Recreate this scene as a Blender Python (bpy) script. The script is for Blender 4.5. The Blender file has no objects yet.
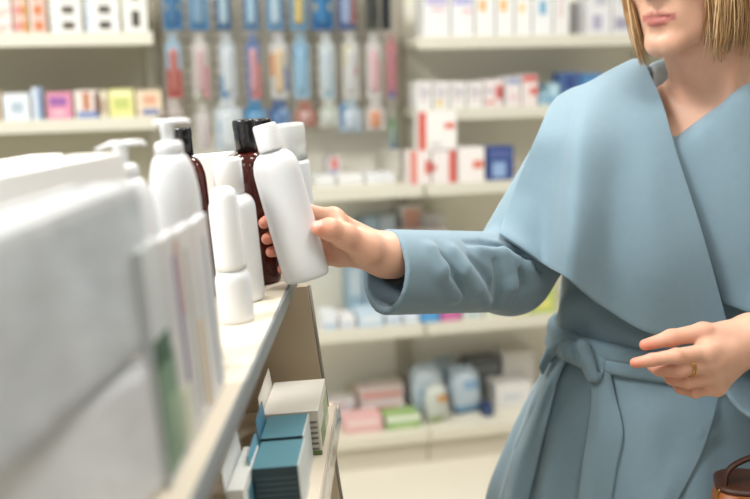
import bpy, bmesh, math, random
import numpy as np
from mathutils import Vector, Matrix
random.seed(7); np.random.seed(7)
SC = bpy.context.scene
COL = SC.collection
PI = math.pi

# ------------------------------------------------------------------ camera model
FPX = 1042.0
CAMP = Vector((0, 0, 1.45))
PITCH, YAW, ROLL = math.radians(10.63), math.radians(1.26), 0.02
fw = Vector((-math.sin(YAW)*math.cos(PITCH), math.cos(YAW)*math.cos(PITCH), -math.sin(PITCH)))
rt0 = Vector((math.cos(YAW), math.sin(YAW), 0))
up0 = rt0.cross(fw)
rt = rt0*math.cos(ROLL) - up0*math.sin(ROLL)
up = rt0*math.sin(ROLL) + up0*math.cos(ROLL)

def ray(px, py):
    return (fw + rt*((px-375)/FPX) + up*((249.5-py)/FPX))

def W(px, py, Y):
    """point on the sight line of a photo pixel at world depth Y"""
    d = ray(px, py)
    return CAMP + d*(Y/d.y)

# ------------------------------------------------------------------ materials
def lin(c):
    return tuple(((v/255)/12.92 if v/255 <= .04045 else ((v/255+.055)/1.055)**2.4) for v in c)

_M = {}
def mat(name, rgb, rough=.5, metal=0, **kw):
    key = (name, tuple(rgb), rough, metal, tuple(sorted(kw.items())))
    if key in _M: return _M[key]
    m = bpy.data.materials.new(name); m.use_nodes = True
    nt = m.node_tree; b = nt.nodes['Principled BSDF']
    c = lin(rgb)
    b.inputs['Base Color'].default_value = (*c, 1)
    b.inputs['Roughness'].default_value = rough
    b.inputs['Metallic'].default_value = metal
    for k in ('Transmission Weight', 'Subsurface Weight', 'Sheen Weight', 'Coat Weight', 'IOR', 'Alpha', 'Sheen Roughness', 'Subsurface Scale'):
        kk = k.replace(' ', '_').lower()
        if kk in kw: b.inputs[k].default_value = kw[kk]
    if 'subsurface_weight' in kw:
        b.inputs['Subsurface Radius'].default_value = (1.0, .35, .2)
    if 'var' in kw:      # soft colour variation of the thing itself
        n = nt.nodes.new('ShaderNodeTexNoise'); n.inputs['Scale'].default_value = kw.get('vscale', 20)
        n.inputs['Detail'].default_value = kw.get('detail', 4)
        tc = nt.nodes.new('ShaderNodeTexCoord'); nt.links.new(tc.outputs['Object'], n.inputs['Vector'])
        mx = nt.nodes.new('ShaderNodeMix'); mx.data_type = 'RGBA'
        v = kw['var']
        mx.inputs[6].default_value = (*[x*(1-v) for x in c], 1)
        mx.inputs[7].default_value = (*[min(1, x*(1+v)) for x in c], 1)
        nt.links.new(n.outputs['Fac'], mx.inputs[0]); nt.links.new(mx.outputs[2], b.inputs['Base Color'])
    if 'bump' in kw:
        n = nt.nodes.new('ShaderNodeTexNoise'); n.inputs['Scale'].default_value = kw.get('bscale', 300)
        n.inputs['Detail'].default_value = 3
        tc = nt.nodes.new('ShaderNodeTexCoord'); nt.links.new(tc.outputs['Object'], n.inputs['Vector'])
        bp = nt.nodes.new('ShaderNodeBump'); bp.inputs['Strength'].default_value = kw['bump']
        bp.inputs['Distance'].default_value = kw.get('bdist', .001)
        nt.links.new(n.outputs['Fac'], bp.inputs['Height']); nt.links.new(bp.outputs['Normal'], b.inputs['Normal'])
    if 'emit' in kw:
        b.inputs['Emission Color'].default_value = (*c, 1); b.inputs['Emission Strength'].default_value = kw['emit']
    _M[key] = m
    return m

def mute(rgb, a, k):
    g = sum(rgb)/3
    return tuple(int((c*(1-a)+g*a)*k) for c in rgb)
def paper(rgb): return mat('carton_print', mute(rgb, .12, .97), .45)
def film(rgb): return mat('pack_print', mute(rgb, .16, .84), .35)
WHITE = (238, 238, 236)

# ------------------------------------------------------------------ object helpers
def tag(o, label=None, cat=None, group=None, kind=None):
    if label: o['label'] = label
    if cat: o['category'] = cat
    if group: o['group'] = group
    if kind: o['kind'] = kind
    return o

def empty(name, loc=(0, 0, 0), rot=None):
    o = bpy.data.objects.new(name, None); COL.objects.link(o)
    o.empty_display_size = .03
    o.location = loc
    if rot is not None: o.rotation_euler = rot
    return o

def link(name, me, mats, parent=None, smooth=False):
    o = bpy.data.objects.new(name, me); COL.objects.link(o)
    if not isinstance(mats, (list, tuple)): mats = [mats]
    for m in mats: me.materials.append(m)
    if parent: o.parent = parent
    if smooth: me.shade_smooth()
    return o

def from_bm(name, bm, mats, parent=None, smooth=False):
    bmesh.ops.recalc_face_normals(bm, faces=bm.faces[:])
    me = bpy.data.meshes.new(name); bm.to_mesh(me); bm.free()
    return link(name, me, mats, parent, smooth)

def box_into(bm, x0, x1, y0, y1, z0, z1, mi=0, bevel=0):
    r = bmesh.ops.create_cube(bm, size=1)
    vs = r['verts']
    for v in vs:
        v.co = Vector(((x0+x1)/2+v.co.x*(x1-x0), (y0+y1)/2+v.co.y*(y1-y0), (z0+z1)/2+v.co.z*(z1-z0)))
    fs = {f for v in vs for f in v.link_faces}
    for f in fs: f.material_index = mi
    if bevel:
        es = {e for v in vs for e in v.link_edges}
        bmesh.ops.bevel(bm, geom=list(es), offset=bevel, segments=2, profile=.6, affect='EDGES')

def lathe_into(bm, prof, seg=40, ax=1.0, ay=1.0, cx=0, cy=0, mi=0, sq=2.0):
    """prof: list of (r, z); closed at both ends; oval by ax, ay; sq>2 squares it off"""
    rings = []
    for r, z in prof:
        ring = []
        for k in range(seg):
            a = 2*PI*k/seg
            c, s = math.cos(a), math.sin(a)
            q = (abs(c)**sq+abs(s)**sq)**(-1/sq)
            ring.append(bm.verts.new((cx+r*ax*c*q, cy+r*ay*s*q, z)))
        rings.append(ring)
    for i in range(len(rings)-1):
        for k in range(seg):
            f = bm.faces.new((rings[i][k], rings[i][(k+1) % seg], rings[i+1][(k+1) % seg], rings[i+1][k]))
            f.material_index = mi; f.smooth = True
    f = bm.faces.new(rings[0][::-1]); f.material_index = mi
    f = bm.faces.new(rings[-1]); f.material_index = mi

def tube_into(bm, pts, rad, seg=8, mi=0, flat=1.0):
    pts = [Vector(p) for p in pts]
    n = len(pts)
    rads = rad if isinstance(rad, (list, tuple)) else [rad]*n
    prev = None; rings = []
    for i, p in enumerate(pts):
        t = (pts[min(i+1, n-1)]-pts[max(i-1, 0)]).normalized()
        if prev is None:
            a = Vector((0, 0, 1)) if abs(t.z) < .9 else Vector((1, 0, 0))
            u = t.cross(a).normalized()
        else:
            u = (prev - t*prev.dot(t)).normalized()
        prev = u
        v = t.cross(u)
        rings.append([bm.verts.new(p+(u*math.cos(2*PI*k/seg)+v*math.sin(2*PI*k/seg)*flat)*rads[i]) for k in range(seg)])
    for i in range(n-1):
        for k in range(seg):
            f = bm.faces.new((rings[i][k], rings[i][(k+1) % seg], rings[i+1][(k+1) % seg], rings[i+1][k]))
            f.material_index = mi; f.smooth = True
    for r in (rings[0][::-1], rings[-1]):
        f = bm.faces.new(r); f.material_index = mi

def struct(o): o['kind'] = 'structure'; return o

# ================================================================== SDF modelling
def V3(v): return np.array(v, dtype=np.float32)

def cone(P, a, b, r1, r2):
    a = V3(a); b = V3(b); ba = b-a
    pa = P-a
    t = np.clip((pa@ba)/max(1e-9, float(ba@ba)), 0, 1)
    d = pa - t[..., None]*ba
    return np.sqrt((d*d).sum(-1)) - (r1+(r2-r1)*t)

def ell(P, c, r, R=None):
    p = P-V3(c)
    if R is not None: p = p@R
    r = V3(r)
    k0 = np.sqrt(((p/r)**2).sum(-1)); k1 = np.sqrt(((p/(r*r))**2).sum(-1))
    return k0*(k0-1)/np.maximum(k1, 1e-6)

def smin(a, b, k):
    h = np.clip(.5+.5*(b-a)/k, 0, 1)
    return b*(1-h)+a*h-k*h*(1-h)
def smax(a, b, k): return -smin(-a, -b, k)

def nets(fn, lo, hi, h):
    """surface-net mesh of the zero set of fn"""
    lo = np.array(lo); hi = np.array(hi)
    n = np.ceil((hi-lo)/h).astype(int)+1
    xs = [lo[i]+h*np.arange(n[i]) for i in range(3)]
    F = np.empty(n, dtype=np.float32)
    step = max(1, int(600000/(n[1]*n[2])))
    Y, Z = np.meshgrid(xs[1], xs[2], indexing='ij')
    for i in range(0, n[0], step):
        j = min(n[0], i+step)
        P = np.empty((j-i, n[1], n[2], 3), dtype=np.float32)
        P[..., 0] = xs[0][i:j, None, None]; P[..., 1] = Y; P[..., 2] = Z
        F[i:j] = fn(P.reshape(-1, 3)).reshape(j-i, n[1], n[2])
    F[0] = np.maximum(F[0], h); F[-1] = np.maximum(F[-1], h)
    F[:, 0] = np.maximum(F[:, 0], h); F[:, -1] = np.maximum(F[:, -1], h)
    F[:, :, 0] = np.maximum(F[:, :, 0], h); F[:, :, -1] = np.maximum(F[:, :, -1], h)
    S = F < 0
    m = n-1
    acc = np.zeros((*m, 3), dtype=np.float32); cnt = np.zeros(m, dtype=np.float32)
    for ax in range(3):
        o = [b for b in range(3) if b != ax]
        sl0 = [slice(None)]*3; sl1 = [slice(None)]*3
        sl0[ax] = slice(0, -1); sl1[ax] = slice(1, None)
        f0, f1 = F[tuple(sl0)], F[tuple(sl1)]
        ch = (S[tuple(sl0)] != S[tuple(sl1)])
        t = np.where(ch, f0/np.where(ch, f0-f1, 1), 0)
        for da in (0, 1):
            for db in (0, 1):
                s = [None]*3; s[ax] = slice(None)
                s[o[0]] = slice(da, da+m[o[0]]); s[o[1]] = slice(db, db+m[o[1]])
                c = ch[tuple(s)]
                cnt += c
                acc[..., ax] += c*t[tuple(s)]
                acc[..., o[0]] += c*da; acc[..., o[1]] += c*db
    act = cnt > 0
    idx = -np.ones(m, dtype=np.int64); idx[act] = np.arange(act.sum())
    ijk = np.argwhere(act)
    verts = lo + h*(ijk + acc[act]/cnt[act][:, None])
    quads = []
    for ax in range(3):
        o = [b for b in range(3) if b != ax]
        sl0 = [slice(1, -1)]*3; sl1 = [slice(1, -1)]*3
        sl0[ax] = slice(0, -1); sl1[ax] = slice(1, None)
        a, b = S[tuple(sl0)], S[tuple(sl1)]
        for flip, msk in ((False, a & ~b), (True, ~a & b)):
            e = np.argwhere(msk)
            if len(e) == 0: continue
            e[:, o[0]] += 1; e[:, o[1]] += 1
            def cell(d0, d1):
                c = e.copy(); c[:, o[0]] -= d0; c[:, o[1]] -= d1
                return idx[c[:, 0], c[:, 1], c[:, 2]]
            q = np.stack([cell(1, 1), cell(0, 1), cell(0, 0), cell(1, 0)], 1)
            if (ax == 1) != flip: q = q[:, ::-1]
            quads.append(q)
    return verts, np.concatenate(quads)

def mesh_np(name, parts):
    """one mesh out of several (verts, quads) islands"""
    vs, fs, off = [], [], 0
    for v, q in parts:
        vs.append(v); fs.append(q+off); off += len(v)
    v = np.concatenate(vs); q = np.concatenate(fs)
    me = bpy.data.meshes.new(name)
    me.vertices.add(len(v)); me.vertices.foreach_set('co', v.astype(np.float32).ravel())
    me.loops.add(len(q)*4); me.loops.foreach_set('vertex_index', q.astype(np.int32).ravel())
    me.polygons.add(len(q)); me.polygons.foreach_set('loop_start', np.arange(0, len(q)*4, 4, dtype=np.int32))
    me.update(calc_edges=True); me.validate(); me.shade_smooth()
    return me

def hit(fn, px, py, y0=.9, y1=2.0, default=None):
    """first crossing of a photo sight line with a field"""
    d = ray(px, py)
    ys = np.linspace(y0, y1, 551)
    P = np.array(CAMP)[None]+np.array(d)[None]*(ys/d.y)[:, None]
    f = fn(P.astype(np.float32))
    k = np.argmax(f < 0)
    if not (f < 0).any(): return default
    return W(px, py, ys[k])

def catmull(p, n):
    p = [Vector(q) for q in p]
    q = [p[0]*2-p[1]]+p+[p[-1]*2-p[-2]]
    out = []
    for s in range(n):
        t = s/(n-1)*(len(p)-1); i = min(int(t), len(p)-2); t -= i
        a, b, c, d = q[i:i+4]
        out.append(.5*((2*b)+(c-a)*t+(2*a-5*b+4*c-d)*t*t+(3*b-a-3*c+d)*t**3))
    return out

def sheet(name, grid, nu, nv, thick, m, parent, wob=None, clear=None):
    """smooth cloth sheet through a grid of control points, with real thickness"""
    rows = [catmull(r, nu) for r in grid]
    cols = [catmull([rows[i][j] for i in range(len(rows))], nv) for j in range(nu)]
    if clear is not None:
        Pn = np.array([[tuple(cols[j][i]) for i in range(nv)] for j in range(nu)], dtype=np.float64)
        vv = np.linspace(0, 1, nv)[None, :, None]
        dr = np.array([0, -.95, .3])*np.clip(vv*4-.3, 0, 1)+np.array([0, -.2, .98])*(1-np.clip(vv*4-.3, 0, 1))
        for it in range(14):
            d_ = clear(Pn.reshape(-1, 3).astype(np.float32)).reshape(nu, nv)
            push = np.clip(.011-d_, 0, .02)
            Pn = Pn+dr*push[..., None]*.8
        P0 = np.array([[tuple(cols[j][i]) for i in range(nv)] for j in range(nu)])
        D = Pn-P0                                   # spread the push so the cloth stays smooth
        for it in range(10):
            E = np.pad(D, ((1, 1), (1, 1), (0, 0)), mode='edge')
            Sm = (E[:-2, 1:-1]+E[2:, 1:-1]+E[1:-1, :-2]+E[1:-1, 2:])/4
            D = np.where(np.abs(Sm) > np.abs(D), Sm, D*.5+Sm*.5)
        cols = [[Vector(P0[j, i]+D[j, i]) for i in range(nv)] for j in range(nu)]
    bm = bmesh.new()
    vg = [[bm.verts.new(cols[j][i] if wob is None else cols[j][i]+wob(j/(nu-1), i/(nv-1))) for j in range(nu)] for i in range(nv)]
    for i in range(nv-1):
        for j in range(nu-1):
            bm.faces.new((vg[i][j], vg[i][j+1], vg[i+1][j+1], vg[i+1][j]))
    # make the normals look towards the camera side, then thicken away
    bm.normal_update()
    f = bm.faces[:][len(bm.faces)//2] if False else list(bm.faces)[len(bm.faces)//2]
    if f.normal.dot(CAMP-f.calc_center_median()) < 0:
        bmesh.ops.reverse_faces(bm, faces=bm.faces[:])
    me = bpy.data.meshes.new(name); bm.to_mesh(me); bm.free()
    o = link(name, me, m, parent, True)
    s = o.modifiers.new('thickness', 'SOLIDIFY'); s.thickness = thick; s.offset = -1
    b = o.modifiers.new('edge', 'BEVEL'); b.width = thick*.4; b.segments = 2; b.limit_method = 'ANGLE'; b.angle_limit = math.radians(50)
    return o

# ================================================================== room
FLOORM = mat('floor_vinyl', (214, 208, 192), .35, var=.05, vscale=3)
def plane_obj(name, co, m):
    bm = bmesh.new(); bm.faces.new([bm.verts.new(c) for c in co])
    me = bpy.data.meshes.new(name); bm.to_mesh(me); bm.free()
    return struct(link(name, me, m))
bmf = bmesh.new(); box_into(bmf, -4, 6, -4, 7, -.05, 0); struct(from_bm('floor', bmf, FLOORM))
bmf = bmesh.new(); box_into(bmf, -4, 6, -4, 7, 3.0, 3.05); struct(from_bm('ceiling', bmf, mat('ceiling_paint', (240, 240, 236), .9)))

for nm, b in (('daylight_blocker_right', (2.6, 2.7, -2, 6)), ('daylight_blocker_front', (.35, 2.6, -1.7, -1.6))):  # unseen dark walls added to keep daylight off the coat, front and right
    bmf = bmesh.new(); box_into(bmf, *b, 0, 3.0); struct(from_bm(nm, bmf, mat('daylight_blocker_paint', (112, 106, 96), .8)))

# wall shelving frame: u along the wall, w into it, z up
WY = math.radians(14.5)
Uv = Vector((math.cos(WY), math.sin(WY), 0)); Nv = Vector((-math.sin(WY), math.cos(WY), 0))
d = ray(431, 465); WO = CAMP + d*(-CAMP.z/d.z)
ROTW = (0, 0, WY)
def wl(u, w, z): return WO+Uv*u+Nv*w+Vector((0, 0, z))
def wall_uz(px, py, w):
    d = ray(px, py)
    t = (w-(CAMP-WO).dot(Nv))/d.dot(Nv)
    p = CAMP+d*t
    return (p-WO).dot(Uv), p.z
bmw = bmesh.new(); box_into(bmw, -4.5, 4.5, .43, .51, 0, 3.0)
ow = struct(from_bm('wall_back', bmw, mat('wall_paint', (226, 222, 208), .8))); ow.location = WO; ow.rotation_euler = ROTW

CREAM = mat('shelf_cream_metal', (208, 203, 186), .45)
CREAMP = mat('panel_cream', (246, 243, 230), .6)
CREAM_SHADED = mat('panel_cream_shaded', (182, 177, 156), .6)  # overhang shade put into the panel colour of the left bays
PEGM = mat('panel_cream_grey', (242, 239, 226), .6)
HOOK = mat('hook_steel', (170, 170, 165), .35, .8)
UPR = mat('upright_metal', (188, 182, 165), .5)
WB, WF, WS = .40, .0, .13       # back panel, base front, upper shelf front (w)

SHZ = {}
def bay(name, label, u0, u1, panel, shelves, peg=None):
    """shelves: list of (key, z, front w)"""
    r = empty(name, wl(u0, 0, 0), ROTW); tag(r, label, 'shelving unit', 'wall shelving units')
    L = u1-u0
    def part(n, *b, m=CREAM, bev=.002, par=r):
        bm = bmesh.new(); box_into(bm, *b, bevel=bev); return from_bm(n, bm, m, par)
    part('back_panel', .0, L, WB, WB+.02, .0, 2.3, m=panel)
    for x in (0.0, L-.025): part('upright', x, x+.025, WB-.03, WB-.001, .1, 2.3, m=UPR)
    part('base_deck', 0.002, L-.002, 0, WB-.031, .09, .128)
    part('plinth', 0.002, L-.002, .03, .06, 0, .089, m=mat('plinth_cream', (205, 198, 180), .5))
    for key, z, w in shelves:
        s = part('shelf', .003, L-.003, w+.006, WB-.031, z-.03, z)
        part('price_rail', .006, L-.006, w-.004, w+.005, z-.04, z+.002, m=mat('price_rail', (206, 203, 188), .4), par=s)
        SHZ[key] = z
    return r, L

seam = 0.0
# right bay shelf heights read where their front edges stand
def zat(px, py, w): return wall_uz(px, py, w)[1]
zA = zat(500, 36, WS); zB = zat(475, 108, WS); zC = zat(440, 184, .04); zD = zat(430, 324, .05)
uL = wall_uz(157, 80, WS)[0]
uLL = uL-.95
zC2 = zC; zD2 = zD
bay('shelving_unit', 'cream shelving bay on the right behind the woman, stocked with white cartons', 0, .98, CREAMP,
    [('A', zA, WS), ('B', zB, WS), ('C', zC, .04), ('D', zD, .05)])
bay('shelving_unit', 'cream shelving bay farthest right, mostly hidden behind the woman', .98, 1.96, CREAMP,
    [('A2', zA, WS), ('B2', zB, WS), ('C2', zC, .04), ('D2', zD, .05)])
pegr, pegL = bay('shelving_unit', 'grey shelving bay with a pegboard of hanging blister packs', uL, 0, PEGM,
    [('PC', zC, .04), ('PD', zD, .05)])
z1 = zat(80, 33, WS); z2 = zat(80, 119, WS)
bay('shelving_unit', 'shelving bay with shade painted into its panel on the left, above the foreground shelf', uLL, uL, CREAM_SHADED,
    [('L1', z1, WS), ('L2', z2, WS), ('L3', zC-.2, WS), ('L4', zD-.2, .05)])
bay('shelving_unit', 'shelving bay with shade painted into its panel at the far left edge of the photo', uLL-.95, uLL, CREAM_SHADED,
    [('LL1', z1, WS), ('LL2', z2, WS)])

# perforated board for the hooks
PEGW = .31
bmp = bmesh.new()
box_into(bmp, .03, pegL-.03, PEGW, PEGW+.012, zC+.18, 2.3)
holes = bmesh.new()
pb = from_bm('pegboard', bmp, mat('pegboard_grey', (172, 167, 154), .6), pegr)
bmh = bmesh.new()
nx = int((pegL-.1)/.05)
for i in range(nx):
    for k in range(22):
        x = .06+i*.05; z = zC+.22+k*.04
        vs = [bmh.verts.new((x+.008*math.cos(a), PEGW-.0006, z+.005*math.sin(a))) for a in [j*PI/3 for j in range(6)]]
        bmh.faces.new(vs)
h_ = from_bm('peg_hole', bmh, mat('hole_dark', (90, 86, 76), .8), pb); h_['kind'] = 'stuff'

# ------------------------------------------------------------------ stock on the wall shelves
def carton_mesh(L, D, H, col, patches=(), bev=.0015):
    """patches on the front face (w=0): (x0,z0,x1,z1,rgb) in fractions"""
    bm = bmesh.new(); mats = [paper(col)]
    box_into(bm, 0, L, 0, D, 0, H, bevel=bev)
    for (a, b, c, e, rgb) in patches:
        mi = len(mats); mats.append(paper(rgb))
        box_into(bm, a*L, c*L, -.0008, .001, b*H, e*H, mi)
    # tuck flap line on the top
    mi = len(mats); mats.append(paper(tuple(int(v*.86) for v in col)))
    box_into(bm, .08*L, .92*L, D*.48, D*.5, H-.001, H+.0004, mi)
    me = bpy.data.meshes.new('carton'); bmesh.ops.recalc_face_normals(bm, faces=bm.faces[:]); bm.to_mesh(me); bm.free()
    for m in mats: me.materials.append(m)
    return me

def shelf_box(name, label, cat, x0, x1, ytop, z, w, depth, col, patches=(), group=None, zt=None):
    """a carton standing on a wall shelf at height z, front at w"""
    w = min(w, .27); depth = min(depth, WB-.035-w)
    if w < .245: depth = min(depth, .266-w)
    xm = (x0+x1)/2
    u0 = wall_uz(x0, ytop+8, w)[0]; u1 = wall_uz(x1, ytop+8, w)[0]
    H = (zt if zt is not None else wall_uz(xm, ytop, w)[1])-z
    H = max(H, .015)
    me = carton_mesh(u1-u0-.003, depth, H, col, patches)
    o = bpy.data.objects.new(name, me); COL.objects.link(o)
    o.location = wl(u0+.0015, w, z+.0005); o.rotation_euler = ROTW
    tag(o, label, cat, group)
    return z+H+.0012

GL1 = 'cartons on the upper left wall shelf'
w = WS+.02
# upper left shelf : stacks of small cartons
stacks = [(-24, -12, (233, 214, 205), [(.1, .3, .9, .6, (214, 150, 140))], 'pale pink carton', 3),
          (-11, 11, (236, 222, 214), [(.0, .42, 1, .58, (222, 160, 150)), (.2, .1, .7, .3, (210, 170, 160))], 'white and pink striped carton', 4),
          (12, 28, (226, 190, 178), [(.1, .25, .9, .75, (214, 130, 120)), (.6, .1, 1, .9, (222, 165, 90))], 'pink and orange carton', 4),
          (29, 46, (228, 188, 172), [(.2, .2, .8, .8, (206, 120, 70)), (0, 0, .15, 1, (240, 228, 220))], 'orange and pink carton', 4),
          (49, 81, (228, 228, 222), [(.38, .25, .78, .75, (92, 80, 70)), (.1, .3, .25, .7, (190, 200, 210))], 'white carton with dark oval print', 3),
          (84, 119, (226, 227, 222), [(.4, .25, .75, .75, (80, 72, 66)), (0, 0, .12, 1, (180, 198, 214))], 'blue-edged white carton with dark oval print', 3),
          (122, 147, (224, 224, 218), [(.35, .2, .7, .8, (70, 64, 58))], 'white carton with a single dark print', 2)]
pos = {0: 'lowest in its top-left shelf stack', 1: 'second lowest in its top-left shelf stack', 2: 'third lowest in its top-left shelf stack', 3: 'topmost in its top-left shelf stack'}
for si, (x0, x1, col, pt, nm, n) in enumerate(stacks):
    z = SHZ['L1']
    for k in range(n):
        H = .048 if n > 2 else .085
        z = shelf_box('medicine_carton', f'{nm}, {pos[k]}', 'box', x0, x1, 0, z, w, .16, col, pt, GL1, zt=z+H)
GL2 = 'cartons on the lower left wall shelf'
for x0, x1, yt, col, pt, lb in [
    (-30, 0, 92, (214, 190, 150), [(.2, .2, .8, .7, (160, 110, 80))], 'tan carton at the left picture edge on the lower left wall shelf'),
    (2, 30, 94, (218, 224, 228), [(.3, .3, .75, .7, (170, 186, 200))], 'pale blue-white carton on the lower left wall shelf'),
    (31, 42, 88, (205, 216, 228), [(.55, 0, 1, 1, (124, 150, 184))], 'narrow blue-edged carton on the lower left wall shelf'),
    (46, 72, 93, (222, 140, 168), [(.1, .5, .8, .85, (150, 90, 160)), (.2, .15, .7, .35, (236, 180, 190))], 'pink and purple carton on the lower left wall shelf'),
    (74, 98, 91, (226, 214, 204), [(.35, .3, .65, .95, (190, 120, 80)), (.1, .0, 1, .25, (120, 140, 190)), (.85, .2, 1, .9, (120, 70, 60))], 'white carton with a brown picture and blue base on the lower left wall shelf'),
    (100, 107, 91, (228, 218, 190), [(0, .2, .8, .7, (190, 160, 140))], 'narrow cream carton on the lower left wall shelf'),
    (108, 134, 90, (226, 222, 140), [(.2, .3, .8, .7, (190, 200, 110)), (.1, .8, .9, .92, (240, 240, 190))], 'yellow-green carton on the lower left wall shelf'),
    (136, 162, 91, (230, 208, 176), [(.2, .05, .9, .3, (120, 130, 170)), (.25, .45, .8, .85, (216, 160, 130))], 'cream and orange carton on the lower left wall shelf')]:
    shelf_box('product_carton', lb, 'box', x0, x1, yt, SHZ['L2'], w, .14, col, pt, GL2)

# right bay, top shelf
GA = 'cartons on the top right wall shelf'
for x0, x1, yt, col, pt, lb in [
    (423, 450, -14, (232, 232, 230), [(.1, .62, .9, .8, (190, 180, 215)), (.3, .5, .8, .58, (220, 190, 195))], 'white carton with faint purple print, first on the top right wall shelf'),
    (451, 474, -14, (234, 234, 232), [(.1, .62, .9, .78, (180, 176, 220)), (.5, .45, .9, .55, (226, 190, 190))], 'white carton with purple print, second on the top right wall shelf'),
    (475, 495, -14, (236, 235, 231), [(.2, .5, .55, .72, (236, 178, 104))], 'white carton with orange drop print, third on the top right wall shelf'),
    (496, 514, -14, (236, 235, 231), [(.2, .5, .6, .72, (238, 182, 100))], 'white carton with orange drop print, fourth on the top right wall shelf'),
    (515, 532, -14, (236, 235, 231), [(.2, .48, .6, .64, (238, 206, 150))], 'white carton with pale orange print on the top right wall shelf'),
    (533, 553, -14, (234, 235, 233), [(.3, .42, .7, .7, (124, 176, 206))], 'white carton with a blue drop print on the top right wall shelf'),
    (554, 570, -10, (230, 228, 225), [(.3, .4, .6, .8, (220, 200, 200))], 'plain white carton left of the gap on the top right wall shelf'),
    (588, 612, -14, (222, 222, 224), [(.2, .1, .6, .4, (170, 168, 190)), (.3, .6, .8, .8, (190, 190, 200))], 'pale grey carton right of the gap on the top right wall shelf'),
    (613, 636, -14, (222, 222, 222), [(.1, .1, .7, .35, (160, 158, 180)), (.3, .6, .8, .8, (195, 192, 200))], 'pale grey carton beside the hair on the top right wall shelf')]:
    shelf_box('product_carton', lb, 'box', x0, x1, yt, SHZ['A'] if x0 < 600 else SHZ['A'], WS+.03, .2, col, pt, GA)
o_ = [(573, 587)]
for x0, x1 in o_:
    shelf_box('product_carton', 'dark grey carton set back in the gap on the top right wall shelf', 'box', x0, x1, 2, SHZ['A'], WS+.12, .12, (150, 148, 150), [], GA)

GB = 'small boxes on the second right wall shelf'
spec = [(416, 432, (226, 224, 220)), (433, 449, (228, 226, 222)), (450, 466, (228, 225, 221)), (467, 483, (230, 226, 222))]
for i, (x0, x1, col) in enumerate(spec):
    extra = [(.2, .1, .6, .3, (226, 200, 110))] if i == 1 else []
    shelf_box('tablet_box', 'white box with grey print, %s on the second right wall shelf' % ('first', 'second, with a yellow spot,', 'third', 'fourth')[i], 'box',
              x0, x1, 82, SHZ['B'], WS+.02, .1, col, [(.15, .5, .85, .7, (184, 176, 186)), (.1, .78, .6, .9, (200, 190, 196)), (.2, .3, .7, .4, (206, 180, 184))]+extra, GB)
for x0, x1, yt, col, pt, lb in [
    (484, 503, 80, (230, 220, 216), [(.6, .3, 1, .8, (206, 100, 96)), (.1, .1, .6, .25, (220, 150, 140)), (.1, .5, .5, .7, (190, 180, 190))], 'white box with red print in the middle of the second right wall shelf'),
    (505, 521, 77, (228, 220, 218), [(.1, .75, .95, .95, (150, 160, 196)), (.3, .2, .8, .4, (220, 190, 190))], 'white box with a blue band on the second right wall shelf'),
    (522, 538, 75, (230, 218, 214), [(.05, .78, .95, .98, (214, 96, 88)), (.5, .35, 1, .6, (222, 110, 100))], 'white box with a red band on the second right wall shelf'),
    (540, 548, 92, (160, 200, 220), [(.2, .3, .8, .7, (120, 170, 200))], 'small light blue box on the second right wall shelf'),
    (549, 560, 84, (170, 206, 222), [(.1, .1, .8, .4, (110, 168, 200))], 'taller light blue box on the second right wall shelf'),
    (562, 580, 73, (70, 104, 160), [(.2, .5, .7, .9, (50, 70, 130)), (.2, .1, .7, .4, (110, 160, 210))], 'dark blue box on the second right wall shelf'),
    (581, 604, 74, (72, 130, 184), [(.3, .2, .8, .7, (130, 180, 216))], 'mid blue box beside the shoulder on the second right wall shelf')]:
    shelf_box('tablet_box', lb, 'box', x0, x1, yt, SHZ['B'], WS+.02, .1, col, pt, GB)

GC = 'boxes on the third right wall shelf'
RED = (216, 92, 78)
zt = SHZ['C']
for x0, x1, yt, col, pt, lb in [
    (408, 431, 151, (232, 222, 216), [(.08, 0, .38, 1, (224, 130, 116)), (.75, .3, 1, .7, RED)], 'white box with pale red left band, first of the lower row on the third shelf'),
    (432, 457, 151, (232, 224, 220), [(.68, 0, .98, 1, RED), (.0, .4, .15, .6, RED)], 'white box with a red right band, under the raised box on the third shelf'),
    (458, 485, 148, (236, 230, 226), [(.55, .4, .95, .62, (226, 110, 84))], 'white box with an orange arrow, right of the stack on the third shelf'),
    (487, 514, 147, (54, 76, 140), [(.2, .1, .7, .55, (140, 170, 212)), (.1, .7, .9, .88, (84, 100, 160))], 'navy blue box at the right of the third shelf')]:
    zz = shelf_box('remedy_box', lb, 'box', x0, x1, yt, zt, .05, .07, col, pt, GC)
    if x0 == 432: zup = zz
shelf_box('remedy_box', 'white box with red left band, on top of two others on the third shelf', 'box', 418, 457, 112, zup+.003, .055, .06, (236, 232, 228),
          [(0, 0, .2, 1, RED), (.68, .55, .95, .7, (226, 100, 80)), (.3, .1, .6, .2, (200, 196, 196))], GC)

# pegboard bay, shelf below the hooks
GP = 'small stock on the shelf under the pegboard'
for x0, x1, yt, ww, col, pt, lb in [
    (328, 341, 157, WS+.12, (214, 206, 206), [(.2, .5, .8, .95, (206, 110, 100)), (.15, .1, .85, .45, (96, 124, 176))], 'small red and blue box on the shelf under the pegboard'),
    (316, 336, 177, WS+.02, (224, 226, 224), [(.1, .3, .9, .5, (206, 212, 214))], 'low white tray box, left under the pegboard'),
    (338, 364, 175, WS+.02, (228, 228, 224), [(.1, .3, .9, .5, (208, 214, 218))], 'low white tray box, middle under the pegboard'),
    (366, 396, 174, WS+.02, (226, 228, 228), [(.3, .3, .9, .6, (210, 214, 220))], 'low white tray box, right under the pegboard'),
    (384, 402, 150, WS+.25, (222, 216, 202), [], 'plain cream box set back at the bay seam under the pegboard')]:
    shelf_box('tray_box', lb, 'box', x0, x1, yt, SHZ['PC'], ww, .1, col, pt, GP)

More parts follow.
